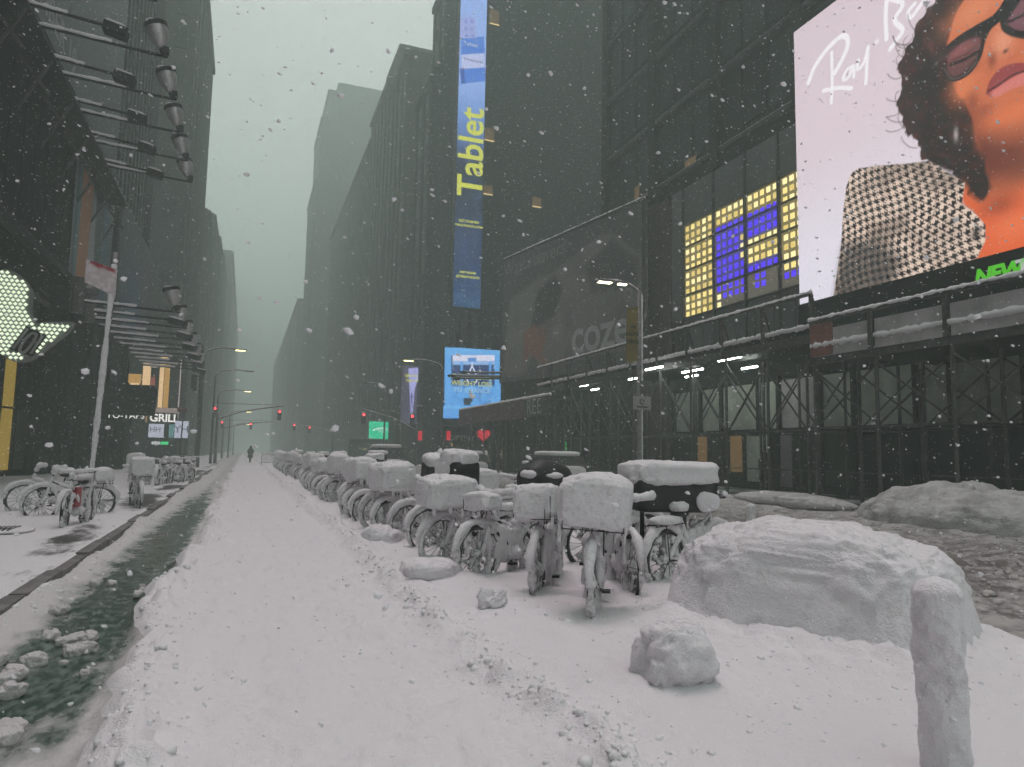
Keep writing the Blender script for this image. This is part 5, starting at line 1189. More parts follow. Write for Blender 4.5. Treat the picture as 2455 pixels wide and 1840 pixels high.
# red awning
aw = thing('awning', 'dark red awning with snow along its top and REE lettering', 'awning', (17, 49, 3.8))
boxpart('fascia', mat('maroon_fascia', (.085, .020, .024), .6, var=.4, scale=1.5), aw, rel(aw, (16.5, 42.1, 3.85)), rel(aw, (16.62, 56.6, 5.05)))
boxpart('roof', BLACK, aw, rel(aw, (16.63, 38, 4.9)), rel(aw, (18.2, 56.6, 5.0))); boxpart('letter_board', STEEL, aw, rel(aw, (16.5, 38.0, 3.9)), rel(aw, (16.62, 42.0, 5.0)))
text_on('lettering', 'REE', rel(aw, (16.5, 40.2, 4.42)), (0, -1, 0), (0, 0, 1), mat('pale_board_letter', (.34, .33, .33), .6), aw, off=.03, size=1.35, spacing=1.1)
rr = random.Random(3); P = [(16.6+rr.uniform(-.02, .02), 38+18.6*i/120, 5.07+.03*rr.random()) for i in range(121)]
q = MB(); q.tube(P, [.08+.05*rr.random() for _ in P], 7, jit=.2, rnd=rr); q.build('snow_edge', SNOW, aw, smooth=True).location = neg(aw)
a, b = at(1212, 963, x=17.4), at(1300, 955, x=17.4); q = MB(); q.bar(a, b, .05); q.build('neon_line', emit('red_neon', (1, .05, .08), 1.6), aw).location = neg(aw)
sc3 = thing('scaffold', 'dense dim scaffold below the furniture billboard', 'scaffold', (18, 48, 0))
for i in range(9):
    q = MB(); y = 43+i*1.6; q.tube([(16.9, y, .1), (16.9, y, 3.85)], .05, 6); q.build('post', STEEL, sc3).location = neg(sc3)
    q = MB(); q.tube([(19.2, y, .1), (19.2, y, 5.3)], .05, 6); q.build('post', STEEL, sc3).location = neg(sc3)
    q = MB(); q.bar((19.2, y, 1.2), (19.2, y+1.6, 3.6), .04); q.build('brace', STEEL, sc3).location = neg(sc3)
GDOT = emit('green_string_light', (.02, .75, .12), 1.3); p0_, p1_ = at(1357, 1062, y=40), at(1356, 1112, y=40)
gl = thing('string_light', 'vertical string of tiny green lights under the billboard', 'lamp', p0_)
q = MB(); q.box((0, 0, 0), (.05, .05, .05)); me = q.mesh('bulb'); me.materials.append(GDOT)
for i in range(10): link('bulb', me, gl, (p1_-p0_)*(i/9))
q = MB(); q.bar((.04, .03, .1), (p1_-p0_)+Vector((.04, .03, -.1)), .02); q.build('wire', BLACK, gl)
# small floodlights over the claw screen
for i, (px, py, ln) in enumerate(((1085, 902, 4.2), (1098, 908, 3.6), (1113, 894, 3.6))):
    p = at(px+0, py, y=50); t = thing('floodlight', '%s slim floodlight arm before the claw screen' % ords[i], 'floodlight', p, group='slim floodlights at the claw screen')
    q = MB(); q.tube([(0, 0, 0), (ln, 1.0, .25)], .05, 6); q.build('arm', STEEL, t); q = MB(); lumpy(q, (-.1, 0, 0), (.55, .3, .22), .02, 4, i, 3, 16, 8); q.build('lamp_head', BLACK, t); q = MB(); lumpy_s = [(ln*k/14, k/14., .09+.25*k/14) for k in range(15)]; q.tube(lumpy_s, .05, 6); q.build('arm_snow', SNOW, t, smooth=True)

# ------------------------------------------------------------------ street furniture
POLE = mat('grey_pole', (.14, .13, .135), .5, metal=.3, var=.3, scale=6); LAMPG = emit('street_lamp_glow', (1.0, .93, .62), 7.0); LAMPY = emit('street_lamp_glow_far', (1.0, .86, .35), 6.0); REDSIG = emit('red_signal_glow', (1.0, .05, .06), 4.5)
def snow_streak(mb, a, b, r, seed, keep=.7):
    lumpy_tube(mb, [a, b], r, .55, seed, step=.06, n=7, freq=5)
# left signpost
sg = thing('signpost', 'snow-plastered left signpost with tilted square parking sign', 'signpost', (-2.79, 15.9, .12))
q = MB(); q.tube([(0, 0, 0), (.18, 0, 5.35)], .055, 10); q.build('pole', POLE, sg, smooth=True)
q = MB(); 
lumpy_tube(q, [(.01, -.035, .02), (.18*.95, -.035, 5.1)], .050, .35, 40, step=.04, n=9, freq=6, taper=False)
q.build('pole_snow', SNOW_CRUST, sg, smooth=True)
p = Vector((.18, -.03, 4.78)); q = MB(); q.prism([(-.50, -.10), (.06, -.34), (.06, .22), (-.50, .36)], p+Vector((0, -.05, 0)), (1, 0, 0), (0, 0, 1), (0, .012, 0)); q.build('sign_plate', mat('sign_back_grey', (.35, .30, .31), .5), sg, fix=True)
q = MB(); 
G = Art(p+Vector((-.49, -.066, -.33)), (1, 0, 0), (0, 0, 1), .56, .70, 40, 50, (206, 190, 194))
poly_s = [(-.0, .23), (.55, .0), (.55, .54), (-.0, .69)]
G.mix((fbm(G.u*14, G.v*14, seed=4) > .05).astype(float)*.4, (160, 140, 146)); G.poly([(.08, .62), (.5, .47), (.5, .54), (.06, .69)], (150, 30, 50), soft=.06, rough=.06, freq=9)
gm = G.build('sign_face', print_vcol('snowy_sign_print', .7), sg)
me = gm.data; bm = bmesh.new(); bm.from_mesh(me); dd = G.sd(poly_s).ravel(); kill = [v for v in bm.verts if dd[v.index] > .008]; bmesh.ops.delete(bm, geom=kill, context='VERTS'); bm.to_mesh(me); bm.free()
# right street lamp with banner
sl = thing('street_lamp', 'tall twin-headed street lamp with yellow banner before the furniture billboard', 'street lamp', (15.33, 25.8, .1))
q = MB(); q.lathe([(.16, 0), (.16, .7), (.11, .8), (.085, 8.4)], 12); q.build('pole', POLE, sl, smooth=True)
arm = [tuple(p) for p in smoothline([(0, 0, 7.75), (.02, 0, 8.25), (-.35, 0, 8.58), (-1.1, 0, 8.72), (-2.1, 0, 8.64)], 4)]
q = MB(); q.tube(arm, .05, 7); q.tube([tuple(p) for p in smoothline([(0, 0, 7.3), (.30, 0, 7.5), (.38, 0, 8.2), (.36, 0, 9.9)], 4)], .035, 6); q.build('arm', POLE, sl, smooth=True)
for (x0, x1) in ((-1.95, -1.35), (-1.0, -.65)):
    q = MB(); q.box(((x0+x1)/2, 0, 8.70), (x1-x0+.1, .26, .10)); q.build('lamp_head', POLE, sl); q = MB(); q.box(((x0+x1)/2, 0, 8.625), (x1-x0, .2, .04)); q.build('lamp_glow', LAMPG, sl)
q = MB(); lumpy_tube(q, [(.09, -.06, .9), (.09, -.06, 8.3)], .04, .5, 3, step=.08, n=7); lumpy_tube(q, [(a[0], 0, a[2]+.06) for a in arm], .045, .5, 5, step=.08, n=7); q.build('snow', SNOW, sl, smooth=True)
BAN = mat('yellow_banner_cloth', (.17, .115, .012), .7, var=.2, scale=2); q = MB(); q.prism([(-.66, 5.3), (-.08, 5.42), (-.08, 7.75), (-.60, 7.62)], (0, -.03, 0), (1, 0, 0), (0, 0, 1), (0, .03, 0)); q.build('banner', BAN, sl, fix=True)
for s_, z, sz in (('THE', 6.85, .16), ('LION', 6.55, .25), ('KING', 6.22, .25)): text_on('lettering', s_, (-.36, -.035, z), (1, 0, 0), (0, 0, 1), BLACK, sl, off=.02, size=sz, bold=.006)
q = MB(); q.bar((0, 0, 7.75), (-.62, 0, 7.68), .03); q.bar((0, 0, 5.38), (-.68, 0, 5.28), .03); q.build('banner_bracket', POLE, sl)
boxpart('sign', mat('grey_sign', (.30, .28, .29), .5), sl, (-.36, -.14, 3.38), (.46, -.11, 3.95)); boxpart('sign', mat('dark_sign', (.05, .05, .05), .5), sl, (-.02, -.14, 4.05), (.5, -.11, 4.6))
q = MB(); q.tube([(.05+.1*math.cos(a), -.15, 3.72+.1*math.sin(a)) for a in np.linspace(0, 5.2, 10)], .02, 5); q.box((.05, -.15, 3.5), (.5, .01, .05)); q.build('sign_symbol', BLACK, sl)
# far street lamps, left kerb
def lamp(label, x, y, h, arm_, sgn, glow=True):
    t = thing('street_lamp', label, 'street lamp', (x, y, .1), group='distant street lamps')
    q = MB(); q.lathe([(.12, 0), (.07, h-.6)], 8); q.build('pole', STEEL, t, smooth=True)
    A_ = [tuple(p) for p in smoothline([(0, 0, h-.8), (sgn*.25, 0, h-.2), (sgn*arm_*.5, 0, h+.1), (sgn*arm_, 0, h)], 4)]
    q = MB(); q.tube(A_, .045, 6); q.build('arm', STEEL, t, smooth=True)
    q = MB(); q.box((sgn*(arm_-.25), 0, h+.04), (.9, .25, .09)); q.build('lamp_head', STEEL, t)
    if glow: q = MB(); q.box((sgn*(arm_-.25), 0, h-.03), (.7, .2, .05)); q.build('lamp_glow', LAMPY, t)
    q = MB(); lumpy_tube(q, [(a[0], 0, a[2]+.05) for a in A_], .04, .4, 3, step=.1, n=6); q.build('snow', SNOW, t, smooth=True)
for (lab, px, py, y, ar, g_) in (('first left street lamp, topmost, with lit head', 490, 838, 58, 2.8, True), ('second left street lamp with unlit curved arm', 517, 890, 72, 3.2, False), ('third left street lamp with lit yellow head', 524, 938, 88, 3.4, True), ('fourth faint left street lamp', 552, 988, 120, 3.0, True), ('fifth faintest left street lamp', 562, 1018, 160, 3.0, True)):
    p = at(px, py, y=y); lamp(lab, p.x, y, p.z, ar, 1, g_)
p = at(1062, 873, y=54); lamp('right street lamp with yellow head before the claw screen', p.x, 54, p.z, 3.0, -1)
p = at(960, 990, y=85); lamp('unlit right street lamp by the small screen', p.x, 85, p.z, 2.6, -1, False)
p = at(925, 925, y=75); lamp('unlit snow-topped lamp above the mast arm', p.x, 75, p.z, 2.2, -1, False)
# traffic signals
def head(t, x, z, lit=True, rz=0):
    q = MB(); q.box((x, -.05, z), (.36, .26, 1.05)); q.build('signal_head', BLACK, t)
    for k, dz in enumerate((.33, 0, -.33)):
        q = MB(); q.lathe([(.125, 0), (.125, .04)], 14, (x, -.19, z+dz), Matrix.Rotation(math.pi/2, 3, 'X')); q.build('lens', REDSIG if (k == 0 and lit) else DK_GLASS, t)
        q = MB(); q.lathe([(.15, 0), (.15, .16)], 10, (x, -.19, z+dz+.02), Matrix.Rotation(math.pi/2, 3, 'X')); q2 = MB()
    q = MB(); lumpy(q, (x, -.05, z+.58), (.40, .30, .12), .03, 5, 3, 3, 16, 8); q.build('head_snow', SNOW, t, smooth=True)
def mast(label, x, y, x_tip, z_root, z_tip, heads):
    t = thing('traffic_light', label, 'traffic light', (x, y, .1)); L_ = x_tip-x
    q = MB(); q.lathe([(.16, 0), (.10, z_root+.5)], 10); q.build('pole', STEEL, t, smooth=True)
    q = MB(); q.tube([tuple(p) for p in smoothline([(0, 0, z_root), (L_*.4, 0, z_root+(z_tip-z_root)*.55), (L_, 0, z_tip)], 6)], .06, 7); q.tube([(0, 0, z_tip-.0), (L_, 0, z_tip+.06)], .025, 5); q.build('mast_arm', STEEL, t, smooth=True)
    for (hx, hz) in heads: head(t, hx-x, hz-.1)
    q = MB(); lumpy_tube(q, [(0, 0, z_root+.08), (L_*.4, 0, z_root+(z_tip-z_root)*.55+.08), (L_, 0, z_tip+.08)], .05, .5, 2, step=.1, n=6); q.build('snow', SNOW, t, smooth=True); return t
mast('left mast-arm traffic light glowing red over the lane', -2.6, 75, 3.5, 4.3, 5.85, [(-2.85, 5.1), (3.15, 5.0)])
mast('right mast-arm traffic light with two red lamps by the green screen', 16.0, 70, 10.6, 3.6, 5.5, [(10.75, 4.75), (15.55, 4.75)])
mast('farther traffic light glowing faint red in the haze', -3.0, 112, 4.0, 4.4, 5.6, [(.75, 4.9), (-3.2, 5.0)])
mast('farthest right traffic light glowing faint red', 13.0, 115, 7.0, 4.2, 5.4, [(7.1, 5.0), (9.4, 4.7)])
ps = thing('sign_pole', 'thin dark pole with red sign beside the left lamp posts', 'signpost', (-4.45, 58, .1))
q = MB(); q.tube([(0, 0, 0), (.1, 0, 4.6)], .05, 7); q.build('pole', STEEL, ps); boxpart('sign', mat('dull_red_sign', (.12, .02, .02), .6), ps, (-.32, -.05, 4.1), (.32, 0, 4.45))
pl = thing('signal_pole', 'tall dark pole with hanging signal boxes at left kerb', 'traffic light', (-3.3, 57.6, .1))
q = MB(); q.lathe([(.13, 0), (.09, 9.2)], 9); q.build('pole', STEEL, pl, smooth=True)
q = MB(); q.box((-.45, 0, 6.3), (.35, .3, 1.2)); q.bar((-.45, 0, 6.8), (0, 0, 6.8), .06); q.build('signal_head', BLACK, pl); q = MB(); q.box((-.4, 0, 7.3), (.4, .3, .4)); q.build('signal_box', BLACK, pl)

# ------------------------------------------------------------------ snow-covered block, posts, clumps
blk = thing('snow_block', 'big boxy concrete block buried in lumpy snow by the bicycle row', 'block', (4.60, 4.88, .12), R_(31))
def snow_block():
    # rounded block with heavy snow: a dense rounded box, noisy, dark gaps left on its side
    q = MB(); lumpy(q, (0, 0, .30), (1.26, 2.06, 1.06), .14, 2.4, 61, 4.8, 170, 100, oct=6)
    V = np.array(q.v)
    V[:, 2] += .10*np.exp(-((V[:, 0])/.4)**2-((V[:, 1]-.2)/.7)**2)*(V[:, 2] > .5)
    side = np.clip((.62-V[:, 2])/.5, 0, 1)
    V[:, 0] += -.20*side*np.sign(-V[:, 0])*.6; V[:, 1] += .20*side*np.sign(V[:, 1])*.5
    d = .06*fbm(V[:, 0]*9, V[:, 1]*11, V[:, 2]*11, seed=62, oct=4)+.022*np.clip(fbm(V[:, 0]*20, V[:, 1]*24, V[:, 2]*24, seed=63, oct=2), 0, 1)
    n = V-np.array((0, 0, .36)); n /= np.linalg.norm(n, axis=1, keepdims=True); V += n*d[:, None]
    q.v = [tuple(v) for v in V]; return q
BLOCKSNOW = snow_mat('block_snow', (.85, .815, .85), (.22, .19, .20), .30, bump=.6, fine=22., dscale=8.)
snow_block().build('snow_coat', BLOCKSNOW, blk, smooth=True)
boxpart('concrete_core', mat('concrete', (.12, .115, .115), .8), blk, (-.48, -.85, -.1), (.48, .85, .5))
def post(label, x, y, h, r, seed, lean=0):
    t = thing('bollard', label, 'bollard', (x, y, gz(x, y)-.05), group='snow plastered posts'); t.rotation_euler = (0, R_(lean), 0)
    q = MB(); q.tube([(0, 0, 0), (0, 0, h-.06)], r*.55, 12); q.build('post', mat('orange_post', (.30, .26, .26), .6), t)
    q = MB(); n = 64; Zs = np.linspace(0, 1, 80); A_ = np.linspace(0, 2*np.pi, n, endpoint=False); vs = []
    ZZ, AA = np.meshgrid(Zs, A_, indexing='ij'); pr = np.where(ZZ < .92, 1, np.sqrt(np.clip(1-((ZZ-.92)/.0805)**2, .02, 1)))
    pr = r*pr*(1+.13*fbm(np.cos(AA)*1.3, np.sin(AA)*1.3, ZZ*h*6, seed=seed, oct=3)+.16*np.clip(fbm(np.cos(AA)*3+4, np.sin(AA)*3, ZZ*h*16, seed=seed+1, oct=4)*(1-.9*np.cos(AA-.6)), -.3, 1))
    vs = [tuple(v) for v in np.stack([pr*np.cos(AA), pr*np.sin(AA), ZZ*h], -1).reshape(-1, 3)]
    fs_ = [(i*n+k, i*n+(k+1) % n, (i+1)*n+(k+1) % n, (i+1)*n+k) for i in range(len(Zs)-1) for k in range(n)]+[tuple((len(Zs)-1)*n+k for k in range(n))]
    q.add(vs, fs_); q.build('snow_sleeve', BLOCKSNOW, t, smooth=True); return t
def _n1(x, y, z, s): return fbm(np.array([x]), np.array([y]), np.array([z]), seed=s, oct=3)[0]
post('tall post plastered with snow in front of the snowy block', 3.13, 2.52, .93, .108, 5, -1.0)
post('short snow-capped post standing in the slush beyond the block', 8.6, 10.6, .78, .075, 9)

def clump(label, x, y, d, seed, m=None, sink=.3, group=None, rz=0, name='snow_clump', amp=.10, freq=3.):
    q = MB(); lumpy(q, (0, 0, d[2]*(.5-sink)), d, min(d)*amp*2, freq/max(d), seed, 2.6, 72, 44, oct=5, M=Matrix.Rotation(rz, 3, 'Z'))
    V = np.array(q.v); f2 = 9./max(d); n_ = V/np.maximum(np.linalg.norm(V, axis=1, keepdims=True), 1e-6)
    V += n_*(min(d)*.07*(fbm(V[:, 0]*f2, V[:, 1]*f2, V[:, 2]*f2, seed=seed+50, oct=4)+.5*np.abs(fbm(V[:, 0]*f2*2.2, V[:, 1]*f2*2.2, V[:, 2]*f2*2.2, seed=seed+51, oct=2))))[:, None]; q.v = [tuple(v) for v in V]
    o = q.build(name, m or BLOCKSNOW, None, smooth=True, loc=(x, y, gz(x, y))); return tag(o, label, 'snow clump', group)
clump('large rough snow boulder at the foot of the snowy block', 2.62, 3.98, (.46, .44, .46), 4, sink=.42, amp=.09, freq=4)
clump('small pyramid of snow before the square basket bicycle', 2.28, 6.5, (.26, .24, .20), 7, sink=.40, amp=.2)
clump('crusted snow lump by the low rack bicycle wheel', 2.1, 8.2, (.7, .55, .28), 8, sink=.5, amp=.2)
clump('pair of dirty snow lumps at the row edge below the delivery box', 2.05, 11.2, (.6, .5, .38), 14, sink=.46, amp=.2)
rr = random.Random(77); PINKSLUSH = snow_mat('slush_lump', (.62, .59, .60), (.3, .3, .28), .2, bump=.5, fine=30.)
ds = [((rr.uniform(-1.75, -.95)), rr.uniform(3.7, 6.6)) for _ in range(30)]+[(rr.uniform(-1.6, -.9), rr.uniform(6.6, 9.5)) for _ in range(10)]
for i, (x, y) in enumerate(ds):
    s_ = rr.uniform(.05, .15)*(1.15 if y < 5 else .8)
    clump('wet slush lump lying in the green melt water of the gutter', x, y, (s_*1.5, s_*1.2, s_), 100+i, PINKSLUSH, .25, 'slush lumps in the gutter', rr.uniform(0, 3), 'slush_lump', .14, 3.5)
def pile(label, x, y, d, seed):
    q = MB(); lumpy(q, (0, 0, 0), d, .20, 1.3, seed, 2.2, 120, 60, oct=7)
    V = np.array(q.v); V += (V/np.maximum(np.linalg.norm(V, axis=1, keepdims=True), 1e-6))*(.16*fbm(V[:, 0]*3, V[:, 1]*3, V[:, 2]*3, seed=seed+2, oct=5)+.10*np.abs(fbm(V[:, 0]*7, V[:, 1]*7, V[:, 2]*7, seed=seed+3, oct=3)))[:, None]; q.v = [tuple(v) for v in V]
    o = q.build('snow_pile', snow_mat('pile_snow', (.62, .60, .60), (.16, .14, .135), .55, bump=1.0, fine=9., dscale=2.2), None, smooth=True, loc=(x, y, gz(x, y))); tag(o, label, 'snow pile')
pile('tall ploughed snow pile at the right kerb', 16.0, 12.0, (2.6, 5.6, 1.7), 5)
pile('low ploughed snow bank further along the right kerb', 16.1, 18.0, (1.4, 5.0, .5), 8)
# grates in the left sidewalk
for (lab, x, y, w, l) in (('subway grate half under snow at the left edge', -4.3, 12.2, 1.5, 1.0), ('small subway grate half under snow near the signpost', -4.0, 14.2, 1.1, .7)):
    t = thing('sidewalk_grate', lab, 'grate', (x, y, .155)); b_ = MB(); b_.box((0, 0, 0), (.03, l, .05)); me = b_.mesh('grate_bar'); me.materials.append(BLACK)
    boxpart('pit', BLACK, t, (-w/2, -l/2, -.03), (w/2, l/2, .012))
    for i in range(int(w/.07)): link('grate_bar', me, t, (-w/2+.035+i*.07, 0, .035))
    q = MB(); lumpy(q, (w*.3, 0, .02), (w*.8, l*1.2, .07), .05, 3, 3, 2.5, 30, 10); q.build('snow_patch', SNOW, t, smooth=True)

# ------------------------------------------------------------------ people
def person(label, x, y, h, coat, heading=0, stride=.12, hood=True):
    bm = bmesh.new(); me = bpy.data.meshes.new('person')
    J = {'pelvis': (0, 0, .52, .10), 'waist': (0, 0, .60, .095), 'chest': (.01, 0, .72, .11), 'neck': (.02, 0, .835, .05), 'head': (.035, 0, .90, .062), 'top': (.035, 0, .955, .052),
         'hipL': (0, .055, .48, .068), 'kneeL': (stride*.55, .055, .27, .048), 'ankL': (stride, .055, .045, .034), 'toeL': (stride+.07, .055, .02, .026),
         'hipR': (0, -.055, .48, .068), 'kneeR': (-stride*.2, -.055, .27, .048), 'ankR': (-stride*.9, -.055, .06, .034), 'toeR': (-stride*.9+.07, -.055, .025, .026),
         'shL': (.0, .115, .78, .048), 'elL': (-.03, .15, .64, .04), 'haL': (.04, .12, .53, .028), 'shR': (.0, -.115, .78, .048), 'elR': (.0, -.15, .64, .04), 'haR': (.06, -.12, .54, .028)}
    E_ = [('pelvis', 'waist'), ('waist', 'chest'), ('chest', 'neck'), ('neck', 'head'), ('head', 'top'), ('pelvis', 'hipL'), ('hipL', 'kneeL'), ('kneeL', 'ankL'), ('ankL', 'toeL'), ('pelvis', 'hipR'), ('hipR', 'kneeR'), ('kneeR', 'ankR'), ('ankR', 'toeR'),
          ('chest', 'shL'), ('shL', 'elL'), ('elL', 'haL'), ('chest', 'shR'), ('shR', 'elR'), ('elR', 'haR')]
    ks = list(J); me.from_pydata([Vector(J[k][:3])*h for k in ks], [(ks.index(a), ks.index(b)) for a, b in E_], [])
    o = bpy.data.objects.new('person', me); COL.objects.link(o)
    md = o.modifiers.new('skin', 'SKIN'); 
    if not me.skin_vertices: me.skin_vertices.new()
    for i, k in enumerate(ks): r = J[k][3]*h; me.skin_vertices[0].data[i].radius = (r, r)
    me.skin_vertices[0].data[0].use_root = True
    s = o.modifiers.new('sub', 'SUBSURF'); s.levels = 2; s.render_levels = 2
    dg = bpy.context.evaluated_depsgraph_get(); dg.update(); m2 = bpy.data.meshes.new_from_object(o.evaluated_get(dg)); bpy.data.objects.remove(o)
    m2.name = 'person'; m2.materials.clear(); m2.materials.append(coat); m2.polygons.foreach_set('use_smooth', [True]*len(m2.polygons))
    o = link('person', m2, None, (x, y, gz(x, y)+.01), (0, 0, R_(heading))); tag(o, label, 'person')
    q = MB(); q.lathe([(.155*h, .30*h), (.15*h, .42*h), (.125*h, .58*h), (.135*h, .72*h), (.10*h, .81*h), (.05*h, .84*h)], 18); cm = q.build('coat', coat, o, smooth=True)
    if hood:
        q = MB(); lumpy(q, (.028*h, 0, .905*h), (.17*h, .155*h, .175*h), .004, 3, 3, 2.2, 20, 14); q.build('hood', coat, o, smooth=True)
    return o
person('lone pedestrian in a dark hooded coat walking down the snowy lane', .63, 78.4, 1.78, mat('dark_coat', (.012, .013, .013), .8), 70)
person('pedestrian in dark red jacket standing under the sidewalk shed', 20.4, 24.2, 1.68, mat('dark_red_coat', (.05, .014, .014), .8), 200)

# ------------------------------------------------------------------ cars and barriers far along
def car(label, x, y, rz, kind, seed):
    t = thing('parked_car', label, 'car', (x, y, gz(x, y)-.03), R_(rz), group='snow covered parked vehicles')
    L, Wd, H_ = (4.8, 1.95, 1.85) if kind == 'suv' else (4.6, 1.85, 1.5)
    body = mat('car_paint_dark', (.03, .03, .032), .35, metal=.3)
    prof = [(-L/2, .35), (-L/2, .95), (-L/2+.15, 1.05), (-L/2+.5, H_-.05), (L*.08, H_), (L*.22, 1.08), (L/2-.2, .95), (L/2, .75), (L/2, .35)]
    q = MB(); q.prism(prof, (0, -Wd/2, 0), (1, 0, 0), (0, 0, 1), (0, Wd, 0)); q.build('body', body, t, fix=True)
    q = MB(); q.tube([(.33*math.cos(a), 0, .33*math.sin(a)) for a in np.linspace(0, 6.28, 20, endpoint=False)], .09, 6, closed=True); q.lathe([(.26, -.08), (.26, .08)], 14, M=Matrix.Rotation(math.pi/2, 3, 'X')); wm = q.mesh('wheel'); wm.materials.append(RUBBER)
    for sx in (-.31, .31):
        for sy in (-1, 1): link('wheel', wm, t, (sx*L, sy*(Wd/2-.05), .34))
    for sy in (-1, 1):
        q = MB(); q.prism([(-L/2+.5, 1.08), (-L/2+.72, H_-.16), (L*.05, H_-.14), (L*.17, 1.08)], (0, sy*(Wd/2+.01), 0), (1, 0, 0), (0, 0, 1), (0, sy*.01, 0)); q.build('side_window', DK_GLASS, t, fix=True)
    q = MB(); lumpy(q, (-.55, 0, H_+.06), (L*.58, Wd*.96, .30), .06, 1.5, seed, 4.5, 40, 14); lumpy(q, (L*.36, 0, 1.06), (L*.3, Wd*.95, .25), .06, 1.5, seed+1, 4, 30, 12); lumpy(q, (-L/2, 0, .7), (.25, Wd*.9, .6), .06, 2, seed+2, 3, 24, 12); q.build('snow', SNOW, t, smooth=True)
    for sy in (-.7, .7): boxpart('tail_light', mat('dull_red_lens', (.12, .01, .01), .3), t, (-L/2-.03, sy-.1, .8), (-L/2-.005, sy+.1, 1.0))
car('snow-covered dark van parked at the far right beyond the bicycles', 9.6, 52, 92, 'suv', 5)
car('snow-capped car further behind the van', 13.8, 46, 94, 'car', 9)
car('snow-buried car at the right kerb before the gift shop', 15.0, 34, 90, 'car', 13)
for i in range(3):
    t = thing('barrier', '%s snow-topped crowd barrier right of the lone pedestrian, counted leftmost first' % ords[i], 'barrier', (2.1+i*1.15, 70-i*3.0, .1), R_(12), 'crowd barriers in the distance')
    q = MB(); q.tube([(-.55, 0, 0), (-.55, 0, 1.0), (.55, 0, 1.0), (.55, 0, 0)], .03, 6); q.tube([(-.55, 0, .25), (.55, 0, .25)], .02, 6); q.build('frame', STEEL, t)
    b_ = MB(); b_.bar((0, 0, .25), (0, 0, 1.0), .02); me = b_.mesh('bar'); me.materials.append(STEEL)
    for k in range(9): link('bar', me, t, (-.45+k*.11, 0, 0))
    q = MB(); lumpy(q, (0, 0, 1.04), (1.2, .12, .12), .03, 4, i, 3, 24, 8); q.build('snow_cap', SNOW, t, smooth=True)

# ------------------------------------------------------------------ loose crumbs of snow and slush
def crumbs(name, label, P, S, m, seed):
    r = np.random.default_rng(seed); N = len(P); g = (1+5**.5)/2
    base = np.array([(-1, g, 0), (1, g, 0), (-1, -g, 0), (1, -g, 0), (0, -1, g), (0, 1, g), (0, -1, -g), (0, 1, -g), (g, 0, -1), (g, 0, 1), (-g, 0, -1), (-g, 0, 1)], float)/1.9
    tri = np.array([(0, 11, 5), (0, 5, 1), (0, 1, 7), (0, 7, 10), (0, 10, 11), (1, 5, 9), (5, 11, 4), (11, 10, 2), (10, 7, 6), (7, 1, 8), (3, 9, 4), (3, 4, 2), (3, 2, 6), (3, 6, 8), (3, 8, 9), (4, 9, 5), (2, 4, 11), (6, 2, 10), (8, 6, 7), (9, 8, 1)])
    V = base[None]*r.uniform(.6, 1.35, (N, 12, 1))*S[:, None, None]; V[:, :, 2] *= .75
    Z_ = height(P[:, 0], P[:, 1])-S*.12
    V = (V+np.stack([P[:, 0], P[:, 1], Z_], -1)[:, None]).reshape(-1, 3).astype(np.float32); T = (tri[None]+(np.arange(N)*12)[:, None, None]).reshape(-1, 3).astype(np.int32)
    me = bpy.data.meshes.new(name); me.vertices.add(len(V)); me.vertices.foreach_set('co', V.ravel()); me.loops.add(T.size); me.loops.foreach_set('vertex_index', T.ravel())
    me.polygons.add(len(T)); me.polygons.foreach_set('loop_start', np.arange(0, T.size, 3, dtype=np.int32)); me.update(calc_edges=True); me.polygons.foreach_set('use_smooth', [True]*len(me.polygons))
    me.materials.append(m); o = link(name, me); o['kind'] = 'stuff'; o['label'] = label
r = np.random.default_rng(5)
def ly(n, a, b): return a*(b/a)**r.random(n)
y1 = ly(1300, 2.6, 26); y2 = ly(450, 3.0, 26); y3 = ly(500, 2.6, 20); y4 = ly(900, 3.4, 22); y5 = r.uniform(3.0, 7.0, 500)
PP = np.concatenate([np.stack([ridge_x(y1)+r.normal(.06, .13, len(y1)), y1], -1), np.stack([bank_edge(y2)+.06+np.abs(r.normal(0, .22, len(y2))), y2], -1), np.stack([r.uniform(-.5, 2.2, len(y3)), y3], -1),
                     np.stack([KERB_L+.02+np.abs(r.normal(0, .16, len(y4))), y4], -1), np.stack([r.uniform(2.6, 5.2, len(y5)), y5], -1)])
SS = np.concatenate([r.lognormal(math.log(.013), .5, 1750), r.lognormal(math.log(.007), .4, 500), r.lognormal(math.log(.012), .5, 900), r.lognormal(math.log(.010), .5, 500)])
crumbs('snow_crumbs', 'small crumbs of broken snow along the ridges and banks', PP, np.clip(SS, .004, .05), snow_mat('crumb_snow', (.79, .775, .795), bump=.2, fine=60.), 6)
y6 = ly(4500, 5, 34); PR = np.stack([r.uniform(5.6, 16.2, 4500), y6], -1)
crumbs('slush_clods', 'clods of churned slush scattered over the ploughed road', PR, np.clip(r.lognormal(math.log(.028), .5, 4500), .01, .09), snow_mat('clod_slush', (.50, .465, .45), (.14, .12, .115), .6, bump=.25, fine=30., dscale=2.), 7)

